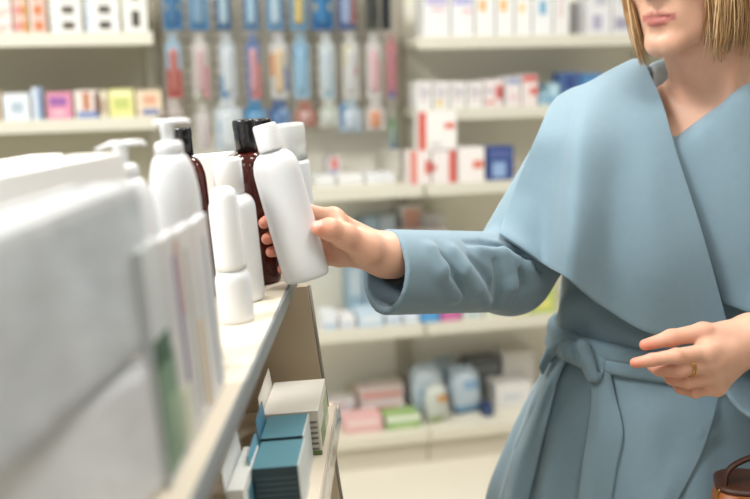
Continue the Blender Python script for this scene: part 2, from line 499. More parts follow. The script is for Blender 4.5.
# hooks and hanging packs
def hanging_pack(label, xc, wpx, y0, y1, card, blocks, col2, thick=.012, group='blister packs on the pegboard'):
    wfr = PEGW-.11
    uc, zt = wall_uz(xc, y0, wfr); zb = wall_uz(xc, y1, wfr)[1]
    hw = (wall_uz(xc+wpx/2, y0, wfr)[0]-wall_uz(xc-wpx/2, y0, wfr)[0])/2
    H = zt-zb
    # hook belongs to the board
    bm = bmesh.new(); hx = uc-uL
    tube_into(bm, [(hx, PEGW+.002, zt-.012), (hx, wfr-.02, zt-.012), (hx, wfr-.032, zt-.004)], .0022, 6)
    from_bm('peg_hook', bm, HOOK, pegr)
    r = empty('hanging_pack', wl(uc, wfr, zb), ROTW); tag(r, label, 'blister pack', group)
    bm = bmesh.new(); mats = [film(card)]
    # card with a hang tab round the hook hole
    box_into(bm, -hw, hw, 0, .0012, 0, H-.03, 0)
    box_into(bm, -hw*.55, -.004, 0, .0012, H-.03, H, 0); box_into(bm, .004, hw*.55, 0, .0012, H-.03, H, 0)
    box_into(bm, -.004, .004, 0, .0012, H-.008, H, 0); box_into(bm, -.004, .004, 0, .0012, H-.03, H-.017, 0)
    for (a, b, c, e, rgb) in blocks:
        mi = len(mats); mats.append(film(rgb))
        box_into(bm, -hw+2*hw*a, -hw+2*hw*c, -.0007, .0005, b*H, e*H, mi)
    from_bm('card', bm, mats, r)
    bm = bmesh.new()
    n = 12; prof = []
    lathe = []
    # long rounded blister with the product inside
    L0, L1 = .08*H, min(.78*H, H-.04)
    bwid = hw*.62
    rings = []
    for i, f in enumerate([0, .03, .1, .5, .9, .97, 1]):
        s = [.3, .75, 1, .9, 1, .75, .3][i]
        z = L0+(L1-L0)*f
        rings.append([bm.verts.new((bwid*s*math.cos(a), -.0008-thick*s*abs(math.sin(a)), z)) for a in np.linspace(0, PI, 9)])
    for i in range(6):
        for k in range(8):
            bm.faces.new((rings[i][k], rings[i][k+1], rings[i+1][k+1], rings[i+1][k])).smooth = True
    for rr in rings: bm.faces.new((rr[0], rr[8], rr[4])) if False else None
    for i in range(6): bm.faces.new((rings[i][0], rings[i+1][0], rings[i+1][8], rings[i][8]))
    bm.faces.new(rings[0]); bm.faces.new(rings[6])
    from_bm('blister', bm, mat('blister_content', mute(col2, .16, .86), .25, coat_weight=.4), r, True)

rowname = ('top row', 'middle row', 'bottom row')
BL = (58, 128, 184); LB = (160, 196, 220); YE = (222, 206, 110); WH = (222, 222, 216); RD = (196, 84, 78); PK = (222, 150, 160); OR = (226, 140, 90); NV = (48, 70, 130); GR = (170, 190, 150)
row1 = [(170, 19, BL, [(.1, .05, .9, .3, (40, 110, 176)), (.15, .3, .85, .4, YE)], (66, 120, 170), 'blue pack with a yellow band, first'),
        (196, 20, (96, 150, 194), [(.1, .0, .9, .14, (50, 120, 180)), (.2, .28, .8, .4, YE)], (120, 160, 190), 'light blue pack with a yellow band, second'),
        (221, 15, (50, 100, 150), [(.3, .2, .8, .9, LB)], (170, 200, 216), 'slim blue and white pack, third'),
        (249, 15, (70, 120, 170), [(.3, .2, .8, .9, LB)], (160, 196, 220), 'slim pale blue pack, fourth'),
        (273, 17, (84, 140, 188), [(.3, .25, .8, .9, LB)], (176, 204, 220), 'blue pack with pale centre, fifth'),
        (297, 17, (90, 150, 196), [(.3, .3, .8, .9, YE), (.4, .3, .7, .5, OR)], (214, 190, 110), 'blue pack with yellow and orange print, sixth'),
        (321, 21, (36, 118, 184), [(.1, .3, .9, .4, YE), (.1, .0, .9, .2, (24, 90, 160))], (50, 124, 186), 'wide bright blue pack with a yellow band, seventh'),
        (345, 17, (70, 96, 150), [(.3, .2, .9, .9, (176, 196, 216)), (.8, .1, 1, .7, RD)], (150, 170, 204), 'navy and pale blue pack, eighth'),
        (371, 14, (86, 90, 84), [(.2, .3, .8, .8, (150, 150, 120))], (60, 60, 56), 'dark grey pack, ninth'),
        (385, 10, (40, 44, 50), [], (30, 34, 40), 'near-black slim pack, last')]
for i, (xc, wp, card, bl, c2, nm) in enumerate(row1):
    hanging_pack(f'{nm} in the top row of the pegboard', xc, wp, -36, 30, card, bl, c2)
row2 = [(172, 15, LB, [(0, 0, 1, .45, RD)], (196, 110, 100), 'pale blue and red pack, first'),
        (199, 15, (214, 210, 204), [(.5, 0, 1, .5, PK), (.3, 0, .6, .15, GR)], (206, 170, 170), 'white and pink pack, second'),
        (226, 16, (196, 206, 214), [(0, 0, .5, .35, (100, 150, 196))], (206, 216, 222), 'white and pale blue pack, third'),
        (252, 14, (100, 130, 186), [(.3, 0, 1, .55, (216, 120, 120))], (206, 150, 156), 'blue and coral pack, fourth'),
        (278, 17, (206, 208, 208), [(0, .35, .6, .7, OR), (0.4, .1, .8, .4, YE), (.7, .1, 1, .5, (120, 150, 200))], (216, 190, 150), 'white pack with orange and yellow print, fifth'),
        (300, 16, (150, 192, 218), [(.1, .6, .9, .8, (96, 150, 200))], (140, 186, 216), 'light blue pack, sixth'),
        (326, 15, (206, 216, 218), [(.3, .0, .9, .4, (150, 194, 214))], (190, 208, 216), 'white and aqua pack, seventh'),
        (350, 16, (212, 212, 206), [(.1, .5, .7, .8, YE), (.4, .35, .9, .5, RD)], (204, 206, 204), 'white pack with yellow and red print, eighth'),
        (373, 14, (216, 212, 208), [(.4, .1, .9, .6, (224, 140, 150))], (222, 180, 184), 'white and rose pack, ninth'),
        (391, 11, (200, 130, 130), [(.2, .0, .8, .15, (90, 110, 176)), (.2, .3, .8, .8, (196, 84, 84))], (190, 120, 130), 'slim red and blue pack, last')]
for i, (xc, wp, card, bl, c2, nm) in enumerate(row2):
    hanging_pack(f'{nm} in the middle row of the pegboard', xc, wp, 34, 98, card, bl, c2)
row3 = [(172, 18, 99, 120, (212, 204, 198), [(.1, .1, .9, .5, (210, 180, 170))], (200, 190, 184), 'short white and beige pack, first'),
        (202, 14, 104, 150, (214, 208, 202), [(.3, .1, .9, .5, (214, 180, 180))], (206, 196, 196), 'slim whitish pack, second'),
        (227, 27, 99, 152, (206, 216, 222), [(.15, .35, .6, .6, (110, 166, 206)), (.1, .1, .9, .25, LB)], (210, 220, 224), 'wide white pack with a blue print, third'),
        (254, 22, 100, 140, (60, 136, 190), [(.3, .3, .9, .7, (150, 196, 220))], (100, 160, 204), 'bright blue pack, fourth'),
        (279, 22, 100, 140, (52, 96, 156), [(.5, .2, .9, .8, (150, 176, 206))], (90, 126, 176), 'dark blue pack, fifth'),
        (305, 20, 101, 127, (186, 110, 96), [(.2, .2, .8, .6, (216, 200, 196))], (196, 150, 140), 'brick red pack, sixth'),
        (329, 18, 99, 127, (210, 214, 204), [(.2, .2, .8, .7, (190, 204, 180))], (200, 208, 196), 'pale green-white pack, seventh'),
        (350, 22, 100, 132, (176, 198, 216), [(.0, .1, .3, .9, (110, 150, 190)), (.4, .3, .9, .7, (206, 214, 220))], (190, 206, 218), 'blue and white pack, eighth'),
        (375, 18, 99, 130, (220, 214, 208), [(.2, .2, .8, .6, (232, 130, 84))], (226, 150, 110), 'white pack with an orange patch, ninth'),
        (393, 9, 116, 149, (150, 170, 140), [(.1, .0, .9, .3, (110, 140, 190)), (.1, .5, .9, .9, (120, 160, 110))], (140, 160, 150), 'slim green and blue pack, last')]
for i, (xc, wp, y0, y1, card, bl, c2, nm) in enumerate(row3):
    hanging_pack(f'{nm} in the bottom row of the pegboard', xc, wp, y0, y1, card, bl, c2, .01)

# ------------------------------------------------------------------ lower shelves of the right part
GD = 'packets on the fourth wall shelf'
def on(key_u, zr, zp): return zr
for x0, x1, yt, ww, dep, col, pt, lb in [
    (322, 338, 314, .07, .1, (222, 226, 230), [(.1, .1, .9, .4, (176, 196, 216))], 'white and pale blue box at the left end of the fourth shelf'),
    (340, 356, 317, .07, .1, (226, 226, 226), [(.1, .1, .8, .5, (196, 206, 220))], 'whitish box, second along the front of the fourth shelf'),
    (358, 384, 312, .07, .1, (190, 210, 226), [(.1, .3, .9, .7, (216, 226, 232))], 'pale blue box in the front row of the fourth shelf'),
    (386, 402, 316, .07, .1, (206, 216, 224), [(.2, .3, .8, .7, (176, 200, 220))], 'grey-blue box in the front row of the fourth shelf'),
    (404, 420, 315, .07, .1, (200, 214, 226), [(.2, .2, .8, .6, (226, 230, 232))], 'light box just left of the bright blue box on the fourth shelf'),
    (421, 440, 312, .07, .1, (64, 150, 214), [(.2, .2, .8, .5, (100, 176, 226))], 'bright blue box in the front row of the fourth shelf'),
    (441, 461, 311, .07, .1, (204, 90, 158), [(.2, .3, .8, .6, (220, 130, 180))], 'magenta box in the front row of the fourth shelf'),
    (463, 482, 309, .07, .1, (216, 220, 216), [(.2, .3, .8, .6, (150, 190, 190))], 'white and teal box under the elbow on the fourth shelf'),
    (484, 512, 300, .07, .1, (222, 224, 210), [(.2, .2, .8, .6, (200, 206, 150))], 'white and lime box under the elbow on the fourth shelf'),
    (514, 531, 282, .07, .1, (200, 204, 110), [(.1, .1, .9, .4, (224, 214, 110)), (.2, .6, .8, .9, (160, 186, 90))], 'yellow-green box between arm and waist on the fourth shelf'),
    (532, 556, 266, .07, .1, (186, 204, 104), [(.1, .5, .9, .9, (214, 222, 150)), (.2, .1, .8, .3, (226, 220, 120))], 'taller lime green box between arm and waist on the fourth shelf')]:
    key = 'PD' if x1 < 398 else 'D'
    shelf_box('packet_box', lb, 'box', x0, x1, yt, SHZ[key], ww, dep, col, pt, GD)
zz = SHZ['PD']
for x0, x1, yt, ww, col, pt, lb in [
    (346, 362, 222, .30, (150, 186, 206), [(.1, .2, .9, .5, (196, 214, 224))], 'light blue box at the back of the fourth shelf, left of the hand'),
    (363, 379, 218, .30, (166, 194, 212), [(.1, .5, .9, .8, (206, 220, 226))], 'pale blue box at the back of the fourth shelf above the hand'),
    (380, 397, 216, .30, (190, 204, 214), [(.1, .2, .9, .6, (150, 184, 206))], 'blue-white box at the back of the fourth shelf, right above the wrist'),
    (402, 422, 206, .30, (228, 222, 218), [(.1, .8, .9, .97, (230, 168, 146)), (.1, .3, .6, .5, (222, 176, 176))], 'white box with an orange top band at the back of the fourth shelf'),
    (423, 446, 214, .30, (226, 222, 220), [(.1, .1, .9, .3, (226, 176, 176))], 'white box with pink print at the back of the fourth shelf'),
    (400, 416, 232, .18, (226, 206, 206), [(.1, .5, .9, .8, (222, 150, 150))], 'pink and white box in the middle row of the fourth shelf'),
    (418, 448, 231, .18, (224, 210, 210), [(.1, .4, .9, .7, (214, 160, 170))], 'rose and white box in the middle row of the fourth shelf')]:
    shelf_box('packet_box', lb, 'box', x0, x1, yt, SHZ['PD' if x1 < 398 else 'D'], ww, .1, col, pt, GD)

GE = 'stock piled on the bottom wall shelf'
BD = .1285
def pile(name, label, x0, x1, y0, yb, ww, dep, col, pt=(), z=None, cat='box'):
    zb = BD if z is None else z
    return shelf_box(name, label, cat, x0, x1, y0, zb, ww, dep, col, pt, GE)
pile('bandage_box', 'pink box at the front left of the bottom wall shelf', 344, 383, 418, 440, .05, .1, (226, 176, 172), [(.1, .55, .9, .8, (236, 214, 208))])
pile('bandage_box', 'green and white box at the front of the bottom wall shelf', 386, 421, 416, 437, .05, .1, (150, 186, 112), [(.0, .6, 1, 1, (222, 228, 212)), (.2, .15, .8, .4, (176, 204, 140))])
z_ = pile('bandage_box', 'white and blue flat box left on the bottom wall shelf', 322, 352, 412, 425, .17, .11, (214, 220, 226), [(.0, .0, 1, .4, (140, 170, 200))])
pile('bandage_box', 'white and red flat box on the white and blue one on the bottom wall shelf', 330, 356, 400, 425, .19, .1, (230, 224, 222), [(.1, .2, .6, .6, (222, 180, 180))], z=z_+.002)
z_ = pile('bandage_box', 'white box with a red round print in the middle of the bottom wall shelf', 362, 405, 404, 420, .17, .11, (228, 216, 212), [(.3, .2, .85, .8, (206, 70, 74))])
pile('bandage_box', 'pink topped white box stacked on the red printed box on the bottom wall shelf', 360, 404, 388, 405, .19, .1, (226, 206, 200), [(.05, .3, .95, .7, (222, 150, 140))], z=z_+.002)
z_ = pile('bandage_box', 'beige box at the back left of the bottom wall shelf', 352, 372, 392, 400, .36, .1, (206, 186, 160), [(.1, .3, .9, .7, (190, 150, 130))])
pile('bandage_box', 'white box at the back of the bottom wall shelf beside the beige box', 374, 404, 384, 400, .36, .1, (226, 222, 212), [(.1, .4, .9, .7, (222, 190, 180))])

def soft_pack(label, x0, x1, yt, ww, dep, col, patches, name='diaper_pack', z=BD):
    """plump plastic bag with a crimped top"""
    u0 = wall_uz(x0, yt+25, ww)[0]; u1 = wall_uz(x1, yt+25, ww)[0]
    H = wall_uz((x0+x1)/2, yt, ww)[1]-z; L = u1-u0
    r = empty(name, wl((u0+u1)/2, ww+dep/2, z), ROTW); tag(r, label, 'packet', GE)
    bm = bmesh.new(); mats = [film(col)]
    prof = [(.42, 0), (.47, .02*H), (.5, .2*H), (.5, .55*H), (.46, .75*H), (.38, .88*H), (.25, .93*H)]
    lathe_into(bm, prof, 32, L, dep, 0, 0, 0, 3.2)
    # soft creases
    for v in bm.verts:
        v.co.y += .006*math.sin(v.co.x*70+v.co.z*30); v.co.x += .004*math.sin(v.co.z*60+v.co.y*40)
    for f in bm.faces:
        c = f.calc_center_median()
        for k, (a, b, cc, e, rgb) in enumerate(patches):
            if a < c.x/L+.5 < cc and b < c.z/H < e and c.y < 0: f.material_index = k+1
    for p in patches: mats.append(film(p[4]))
    from_bm('bag_body', bm, mats, r)
    bm = bmesh.new(); box_into(bm, -.3*L, .3*L, -.004, .004, .9*H, H, bevel=.002)
    from_bm('crimped_top', bm, film(col), r)
soft_pack('white and sky blue soft pack, left one of two tall packs on the bottom shelf', 414, 447, 368, .15, .12, (206, 222, 232), [(.2, .3, .8, .6, (150, 190, 222)), (.1, .75, .9, 1, (214, 232, 240))])
soft_pack('white and sky blue soft pack, right one of two tall packs on the bottom shelf', 452, 484, 370, .13, .13, (200, 220, 232), [(.1, .1, .9, .35, (120, 176, 220)), (.4, .5, .9, .8, (140, 184, 222))])
soft_pack('white and green pouch with an orange spot on the bottom wall shelf', 427, 450, 386, .07, .07, (214, 220, 206), [(.1, .1, .7, .35, (170, 192, 130)), (.5, .5, .95, .75, (226, 160, 80))], 'pouch')
soft_pack('pale blue soft pack behind the two tall packs on the bottom wall shelf', 432, 462, 360, .285, .075, (196, 220, 234), [(.2, .4, .8, .8, (150, 196, 226))])
pile('bandage_box', 'small navy box right of the soft packs on the bottom wall shelf', 484, 494, 406, 425, .08, .06, (40, 62, 104), [(.2, .3, .8, .7, (70, 96, 140))])
z_ = pile('bandage_box', 'white box beside the coat on the bottom wall shelf', 496, 532, 384, 412, .15, .15, (228, 226, 222), [(.2, .3, .7, .6, (206, 210, 214))])
pile('bandage_box', 'white box stacked at the back beside the coat on the bottom wall shelf', 503, 535, 352, 380, .34, .13, (226, 222, 216), [(.2, .3, .7, .6, (210, 206, 200))])
z_ = pile('folded_textile', 'dark grey folded textile, lower of the pair at the back of the bottom wall shelf', 467, 501, 378, 390, .34, .14, (126, 130, 132), [(0, .4, 1, .55, (84, 88, 92))], cat='textile')
pile('folded_textile', 'dark grey folded textile, upper of the pair at the back of the bottom wall shelf', 468, 500, 360, 375, .34, .14, (104, 108, 112), [(0, .4, 1, .55, (150, 154, 154))], z=z_+.002, cat='textile')

# ================================================================== foreground display shelf (leans back)
TH = math.radians(4.0)
GM = Matrix.Translation((-.13, 0, 1.18)) @ Matrix.Rotation(-TH, 4, 'Y')
GI = GM.inverted()
GROT = Matrix.Rotation(-TH, 3, 'Y')
def gl(p): return GI @ Vector(p)                 # world -> shelf frame
def gempty(name, lx, ly, lz=0, rz=0):
    m = (GROT @ Matrix.Rotation(rz, 3, 'Z')).to_euler()
    return empty(name, GM @ Vector((lx, ly, lz)), m)
LAM = mat('shelf_laminate', (224, 213, 194), .4, var=.03, vscale=30)
EDGE = mat('edge_strip_grey', (124, 130, 134), .4)
OAK = mat('panel_beige_laminate', (202, 186, 160), .5, var=.08, vscale=12)
OAKD = mat('back_board_tan', (188, 152, 104), .6, var=.08, vscale=12)
gond = empty('display_shelf', GM @ Vector((0, 0, 0)), GROT.to_euler())
tag(gond, 'beige display shelving in the left foreground with a pale top shelf', 'shelf')
def gpart(n, *b, m=LAM, bev=.0015, par=gond):
    bm = bmesh.new(); box_into(bm, *b, bevel=bev); return from_bm(n, bm, m, par)
s = gpart('top_shelf', -.52, -.0022, -.1, 1.78, -.02, 0)
gpart('edge_strip', -.0018, .0014, -.1, 1.78, -.016, .0006, m=EDGE, bev=.0006, par=s)
LZ = -.183; LX = .036
s = gpart('lower_shelf', -.17, LX-.003, -.1, 1.298, LZ-.02, LZ)
gpart('edge_strip', LX-.0026, LX+.0006, -.1, 1.298, LZ-.021, LZ+.0008, m=mat('edge_strip_pale', (216, 206, 190), .4), bev=.0006, par=s)
rail = gpart('price_rail', LX+.0012, LX+.0032, .7, 1.295, LZ-.02, LZ+.006, m=mat('clear_rail', (240, 240, 240), .08, transmission_weight=.9, ior=1.3), bev=0)
gpart('back_board', -.185, -.171, -.1, 1.78, -.3, -.0205, m=OAKD)
# slanted divider panel
bm = bmesh.new()
pf = [(.012, -.0215), (.025, -.30), (.042, -.55), (-.52, -.55), (-.52, -.0215)]
va = [bm.verts.new((x, 1.30, z)) for x, z in pf]; vb = [bm.verts.new((x, 1.318, z)) for x, z in pf]
bm.faces.new(va); bm.faces.new(vb[::-1])
for i in range(5): bm.faces.new((va[i], va[(i+1) % 5], vb[(i+1) % 5], vb[i]))
pn = from_bm('divider_panel', bm, OAK, gond)
bm = bmesh.new()
tube_into(bm, [(.0125, 1.309, -.0225), (.0255, 1.309, -.30), (.0425, 1.309, -.549)], .0035, 4)
from_bm('edge_band', bm, mat('edge_band_taupe', (132, 124, 108), .5), pn)
# upright base down to the floor
ob = gpart('base_cabinet', 0, 1, 0, 1, 0, 1, m=OAK)
bm = bmesh.new(); box_into(bm, -.62, -.12, -.1, 1.78, 0, .84, bevel=.003)
bmesh.ops.transform(bm, matrix=GI, verts=bm.verts[:]); bm.to_mesh(ob.data); bm.free()

WPL = mat('white_plastic', (222, 224, 226), .35, subsurface_weight=.15, subsurface_scale=.01)
WPL2 = mat('white_gloss_plastic', (230, 231, 232), .22)
BLK = mat('black_cap_plastic', (24, 24, 26), .25)
AMB = mat('amber_plastic', (78, 30, 20), .12, transmission_weight=.35, ior=1.4)
CLR = mat('frosted_clear_cap', (236, 238, 238), .25, transmission_weight=.55, ior=1.25)

def round_prof(r, H, rs=.012, neck=None, nh=.01, bot=.004):
    """bottle body: rounded foot, straight wall, round shoulder, short neck"""
    p = [(r-bot, 0), (r-bot*.3, bot*.3), (r, bot), (r, H-rs)]
    n = neck or r*.45
    for i in range(1, 9):
        a = i/8*PI/2
        p.append((n+(r-n)*math.cos(a), H-rs+rs*math.sin(a)))
    p += [(n, H+nh)]
    return p
def bottle_parts(root, r, H, m, cap_r, cap_h, cap_m, ax=1, ay=1, rs=.014, capname='cap'):
    bm = bmesh.new(); lathe_into(bm, round_prof(r, H, rs, cap_r*.85), 48, ax, ay)
    from_bm('bottle_body', bm, m, root)
    bm = bmesh.new()
    lathe_into(bm, [(cap_r, H+.0015), (cap_r, H+cap_h*.9), (cap_r*.96, H+cap_h*.97), (cap_r*.86, H+cap_h)], 48)
    return from_bm(capname, bm, cap_m, root)

LEANDX = 0
SG = 'bottles on the foreground shelf'
def gplace(px, py):
    """shelf-frame point where a sight line meets the top shelf"""
    o = gl(CAMP); d_ = GI.to_3x3() @ ray(px, py)
    t = -o.z/d_.z
    return o + d_*t
# round white bottle with a white cap
p = gplace(240, 304)
r = gempty('cream_bottle', p.x, p.y+.02); tag(r, 'plain white bottle with wide white cap standing behind the held bottle, on shelf', 'bottle', SG)
bottle_parts(r, .0265, .122, WPL, .0165, .041, WPL2, rs=.016)
# long necked spray bottle with broad foot
p = gplace(236, 324)
r = gempty('spray_bottle', p.x, p.y+.012); tag(r, 'small white spray bottle with a tall slim cap, nearest on the bare shelf', 'bottle', SG)
bm = bmesh.new(); lathe_into(bm, [(.0165, 0), (.018, .002), (.0185, .006), (.0185, .044), (.0175, .05), (.0145, .0545), (.0115, .056), (.0115, .06)], 40)
from_bm('bottle_body', bm, WPL, r)
bm = bmesh.new(); lathe_into(bm, [(.0155, .0562), (.0158, .062), (.0152, .09), (.0142, .131), (.0125, .1385), (.008, .142)], 40)
from_bm('cap', bm, WPL2, r)
# amber bottles with black caps
def amber(name, label, lx, ly, H=.15, k=1.0):
    r = gempty(name, lx, ly); tag(r, label, 'bottle', SG)
    bm = bmesh.new(); lathe_into(bm, round_prof(.0255*k, H, .034*k, .0105*k), 48)
    from_bm('bottle_body', bm, AMB, r)
    bm = bmesh.new()
    h = H+.0015
    lathe_into(bm, [(r_*k, h+z_*k) for r_, z_ in ((.0128, 0), (.0128, .022), (.0124, .0235), (.0132, .0255), (.0134, .035), (.0125, .0375), (.011, .038))], 36)
    from_bm('cap', bm, BLK, r)
    return r
p = gplace(264, 285); amber('amber_bottle', 'dark amber bottle with black cap directly behind the held white bottle', p.x-.006, p.y+.02, .160)
q = p
amber('amber_bottle', 'amber bottle farthest along, only its black cap showing over the held bottle', q.x+.006, q.y+.085, .156)
p = gplace(206, 306); amber('amber_bottle', 'amber bottle with black cap behind the white pump bottle', p.x-.014, p.y+.05, .165, .86)
# frosted-cap bottle farther along
p = gl(W(301, 236, 1.52)); 
r = gempty('lotion_bottle', p.x, 1.5); tag(r, 'white bottle with a frosted clear cap beyond the held bottle', 'bottle', SG)
bm = bmesh.new(); lathe_into(bm, round_prof(.0255, .123, .006, .018), 40); from_bm('bottle_body', bm, WPL, r)
bm = bmesh.new(); lathe_into(bm, [(.0235, .1245), (.0235, .171), (.022, .175), (.018, .176)], 40); from_bm('cap', bm, CLR, r)

def pump(label, lx, ly, H, r0, rz, m=WPL, double=False):
    r = gempty('pump_bottle', lx, ly, 0, rz); tag(r, label, 'bottle', SG)
    bm = bmesh.new(); lathe_into(bm, round_prof(r0, H, .045, .011), 44); from_bm('bottle_body', bm, m, r)
    bm = bmesh.new(); lathe_into(bm, [(.0125, H-.002), (.0128, H+.009), (.0105, H+.0115), (.0055, H+.012)], 32); from_bm('collar', bm, WPL2, r)
    bm = bmesh.new()
    z = H+.013
    lathe_into(bm, [(.0056, z-.001), (.0062, z+.011), (.0066, z+.0145), (.0064, z+.017), (.005, z+.018)], 24)
    # spout arm, slightly drooping
    tube_into(bm, [(.0, 0, z+.0155), (.010, 0, z+.016), (.018, 0, z+.0155), (.0225, 0, z+.013)], [.0042, .0036, .003, .0022], 12, flat=.7)
    tube_into(bm, [(.0, 0, z+.0155), (-.007, 0, z+.0162), (-.0115 if not double else -.021, 0, z+.0155 if not double else z+.0125)], [.0045, .0036, .0022], 12, flat=.7)
    from_bm('pump_head', bm, WPL2, r)
p = gl(W(176, 300, .93)); pump('white pump bottle with its spout up, left of the first amber bottle', p.x+.011, p.y, .190, .0225, .0)
p = gl(W(136, 300, .87)); pump('white pump bottle with a flat T-shaped head behind the white packs', p.x+.004, p.y, .178, .024, 0, double=True)

# ---- packs in the near foreground
PKM = mat('pack_film_white', (206, 208, 210), .3, var=.16, vscale=14, detail=2, bump=.6, bscale=16, bdist=.012)
PKM2 = mat('pack_film_grey', (186, 190, 193), .28, var=.2, vscale=16, detail=2, bump=.6, bscale=16, bdist=.012)
CART = mat('white_carton', (240, 238, 234), .5)
PG = 'white packs at the near end of the foreground shelf'
def gbox(name, label, lx, ly, rz, L, D, H, m, lz=0.0006, bev=.004, patches=(), group=PG, top=None):
    """carton whose right-hand long face starts at (lx, ly) and runs along +y turned by rz; D deep to the left"""
    r = gempty(name, lx, ly, lz, rz); tag(r, label, 'box' if name != 'wrapped_pack' else 'packet', group)
    bm = bmesh.new(); mats = [m]
    box_into(bm, -D, 0, 0, L, 0, H, bevel=bev)
    for (a, b, c, e, rgb) in patches:
        mats.append(paper(rgb)); box_into(bm, -.0006, .0008, a*L, c*L, b*H, e*H, len(mats)-1)
    from_bm('pack_body', bm, mats, r)
    return r
def gface(px, py, Z): return gl(W(px, py, Z))
# lower and upper wrapped packs
a = gl(W(152, 360, .625)); b = gl(W(0, 458, .47))
rz = -math.atan2(a.x-b.x, a.y-b.y)
yaw9 = rz
L_ = .42
def back_along(pt, rz, L): return Vector((pt.x+math.sin(rz)*L, pt.y-math.cos(rz)*L, 0))
s0 = back_along(a, rz, L_)
hl = max(.06, a.z)
def film_pack(name, label, lx, ly, rz, L, D, H, m, lz, tape):
    r = gbox(name, label, lx, ly, rz, L, D, H, m, lz, .008)
    # folded seal flap on the end and a fin seam on top
    bm = bmesh.new(); box_into(bm, -D*.52, -D*.48, .02, L-.02, H-.0005, H+.002, bevel=.0006)
    from_bm('fin_seal', bm, tape, r)
    bm = bmesh.new(); box_into(bm, -D*.9, -D*.1, L-.0005, L+.003, H*.2, H*.8, bevel=.001)
    from_bm('end_fold', bm, tape, r)
    return r
film_pack('wrapped_pack', 'lower of the two blurred white packs at the left edge, near the lens', s0.x, s0.y, rz, L_, .07, hl, PKM, .0008, PKM)
top_w = gl(W(126, 180, .655))
rzu = rz*.45
s1 = back_along(Vector((top_w.x, top_w.y, 0)), rzu, L_)
film_pack('wrapped_pack', 'upper of the two blurred white packs at the left edge, near the lens', s1.x+.008, s1.y, rzu, L_+.005, .055, max(.05, top_w.z-hl-.004), PKM2, hl+.003, PKM2)
# tall white carton turned away behind them
c0 = gl(W(124, 153, .80)); rz2 = -math.radians(25)
s2 = back_along(Vector((c0.x, c0.y, 0)), rz2, .36)
gbox('tall_carton', 'cream-white carton rising behind the blurred packs at the left', s2.x, s2.y, rz2, .36, .05, c0.z, CART, bev=.0015)
c1 = gl(W(90, 152, .95)); s3 = back_along(Vector((c1.x, c1.y, 0)), rz2, .3)
gbox('tall_carton', 'white carton at the back of the foreground shelf, behind the cream-white one', s3.x-.02, s3.y+.03, rz2, .28, .04, c1.z, CART, bev=.0015)
c1 = gl(W(240, 152, 1.32)); 
gbox('tall_carton', 'white carton top showing between the first amber bottle and the white cap', c1.x-.01, c1.y-.03, math.radians(90)*0, .05, .06, c1.z, CART, bev=.0015)
# slim cartons standing side by side, spines to the aisle
for i, (x0, x1, col, pt, lb) in enumerate([
    (152, 172, (220, 224, 224), [(.0, .05, .9, .52, (110, 142, 116)), (.4, .1, 1, .35, (160, 184, 150)), (.0, .5, .8, .62, (52, 92, 66))], 'slim white carton with a green leaf print, nearest of the upright row'),
    (173, 189, (222, 222, 222), [(.55, .3, .75, .9, (150, 140, 170)), (.75, .6, .9, .95, (206, 150, 120)), (.1, .05, .5, .3, (200, 206, 176))], 'slim white carton with violet and orange edge lines in the upright row'),
    (190, 205, (226, 226, 226), [(.3, .1, .45, .9, (196, 190, 180)), (.7, .05, .85, .5, (226, 196, 150))], 'slim white carton with beige edge lines in the upright row'),
    (206, 221, (228, 229, 230), [(.5, .05, .65, .9, (190, 194, 202))], 'slim white carton with grey edge line, farthest of the upright row')]):
    lxf = -.016
    yb0 = .016
    def yat(px):
        # where the sight line crosses the vertical plane of the spines
        o = gl(CAMP); d_ = GI.to_3x3() @ ray(px, 330); t = (lxf-o.x)/d_.x; return (o+d_*t).y
    y0, y1 = yat(x0), yat(x1)
    if i == 0: yprev = y0
    gbox('slim_carton', lb, lxf, yprev, 0, y1-yprev-.002, .008, .155-.003*i, mat('slim_carton_white', mute(col, 0, .88), .3), bev=.0015, patches=pt, group='slim cartons upright on the foreground shelf')
    yprev = y1
p = gplace(150, 330)
r = gempty('cream_jar', -.145, .80, .0); tag(r, 'white jar lid showing above the slim upright cartons', 'jar', SG)
bm = bmesh.new(); lathe_into(bm, round_prof(.021, .10, .008, .018), 40); from_bm('jar_body', bm, WPL, r)
bm = bmesh.new(); lathe_into(bm, [(.0225, .1115), (.0225, .128), (.0205, .131)], 40); from_bm('lid', bm, WPL2, r)

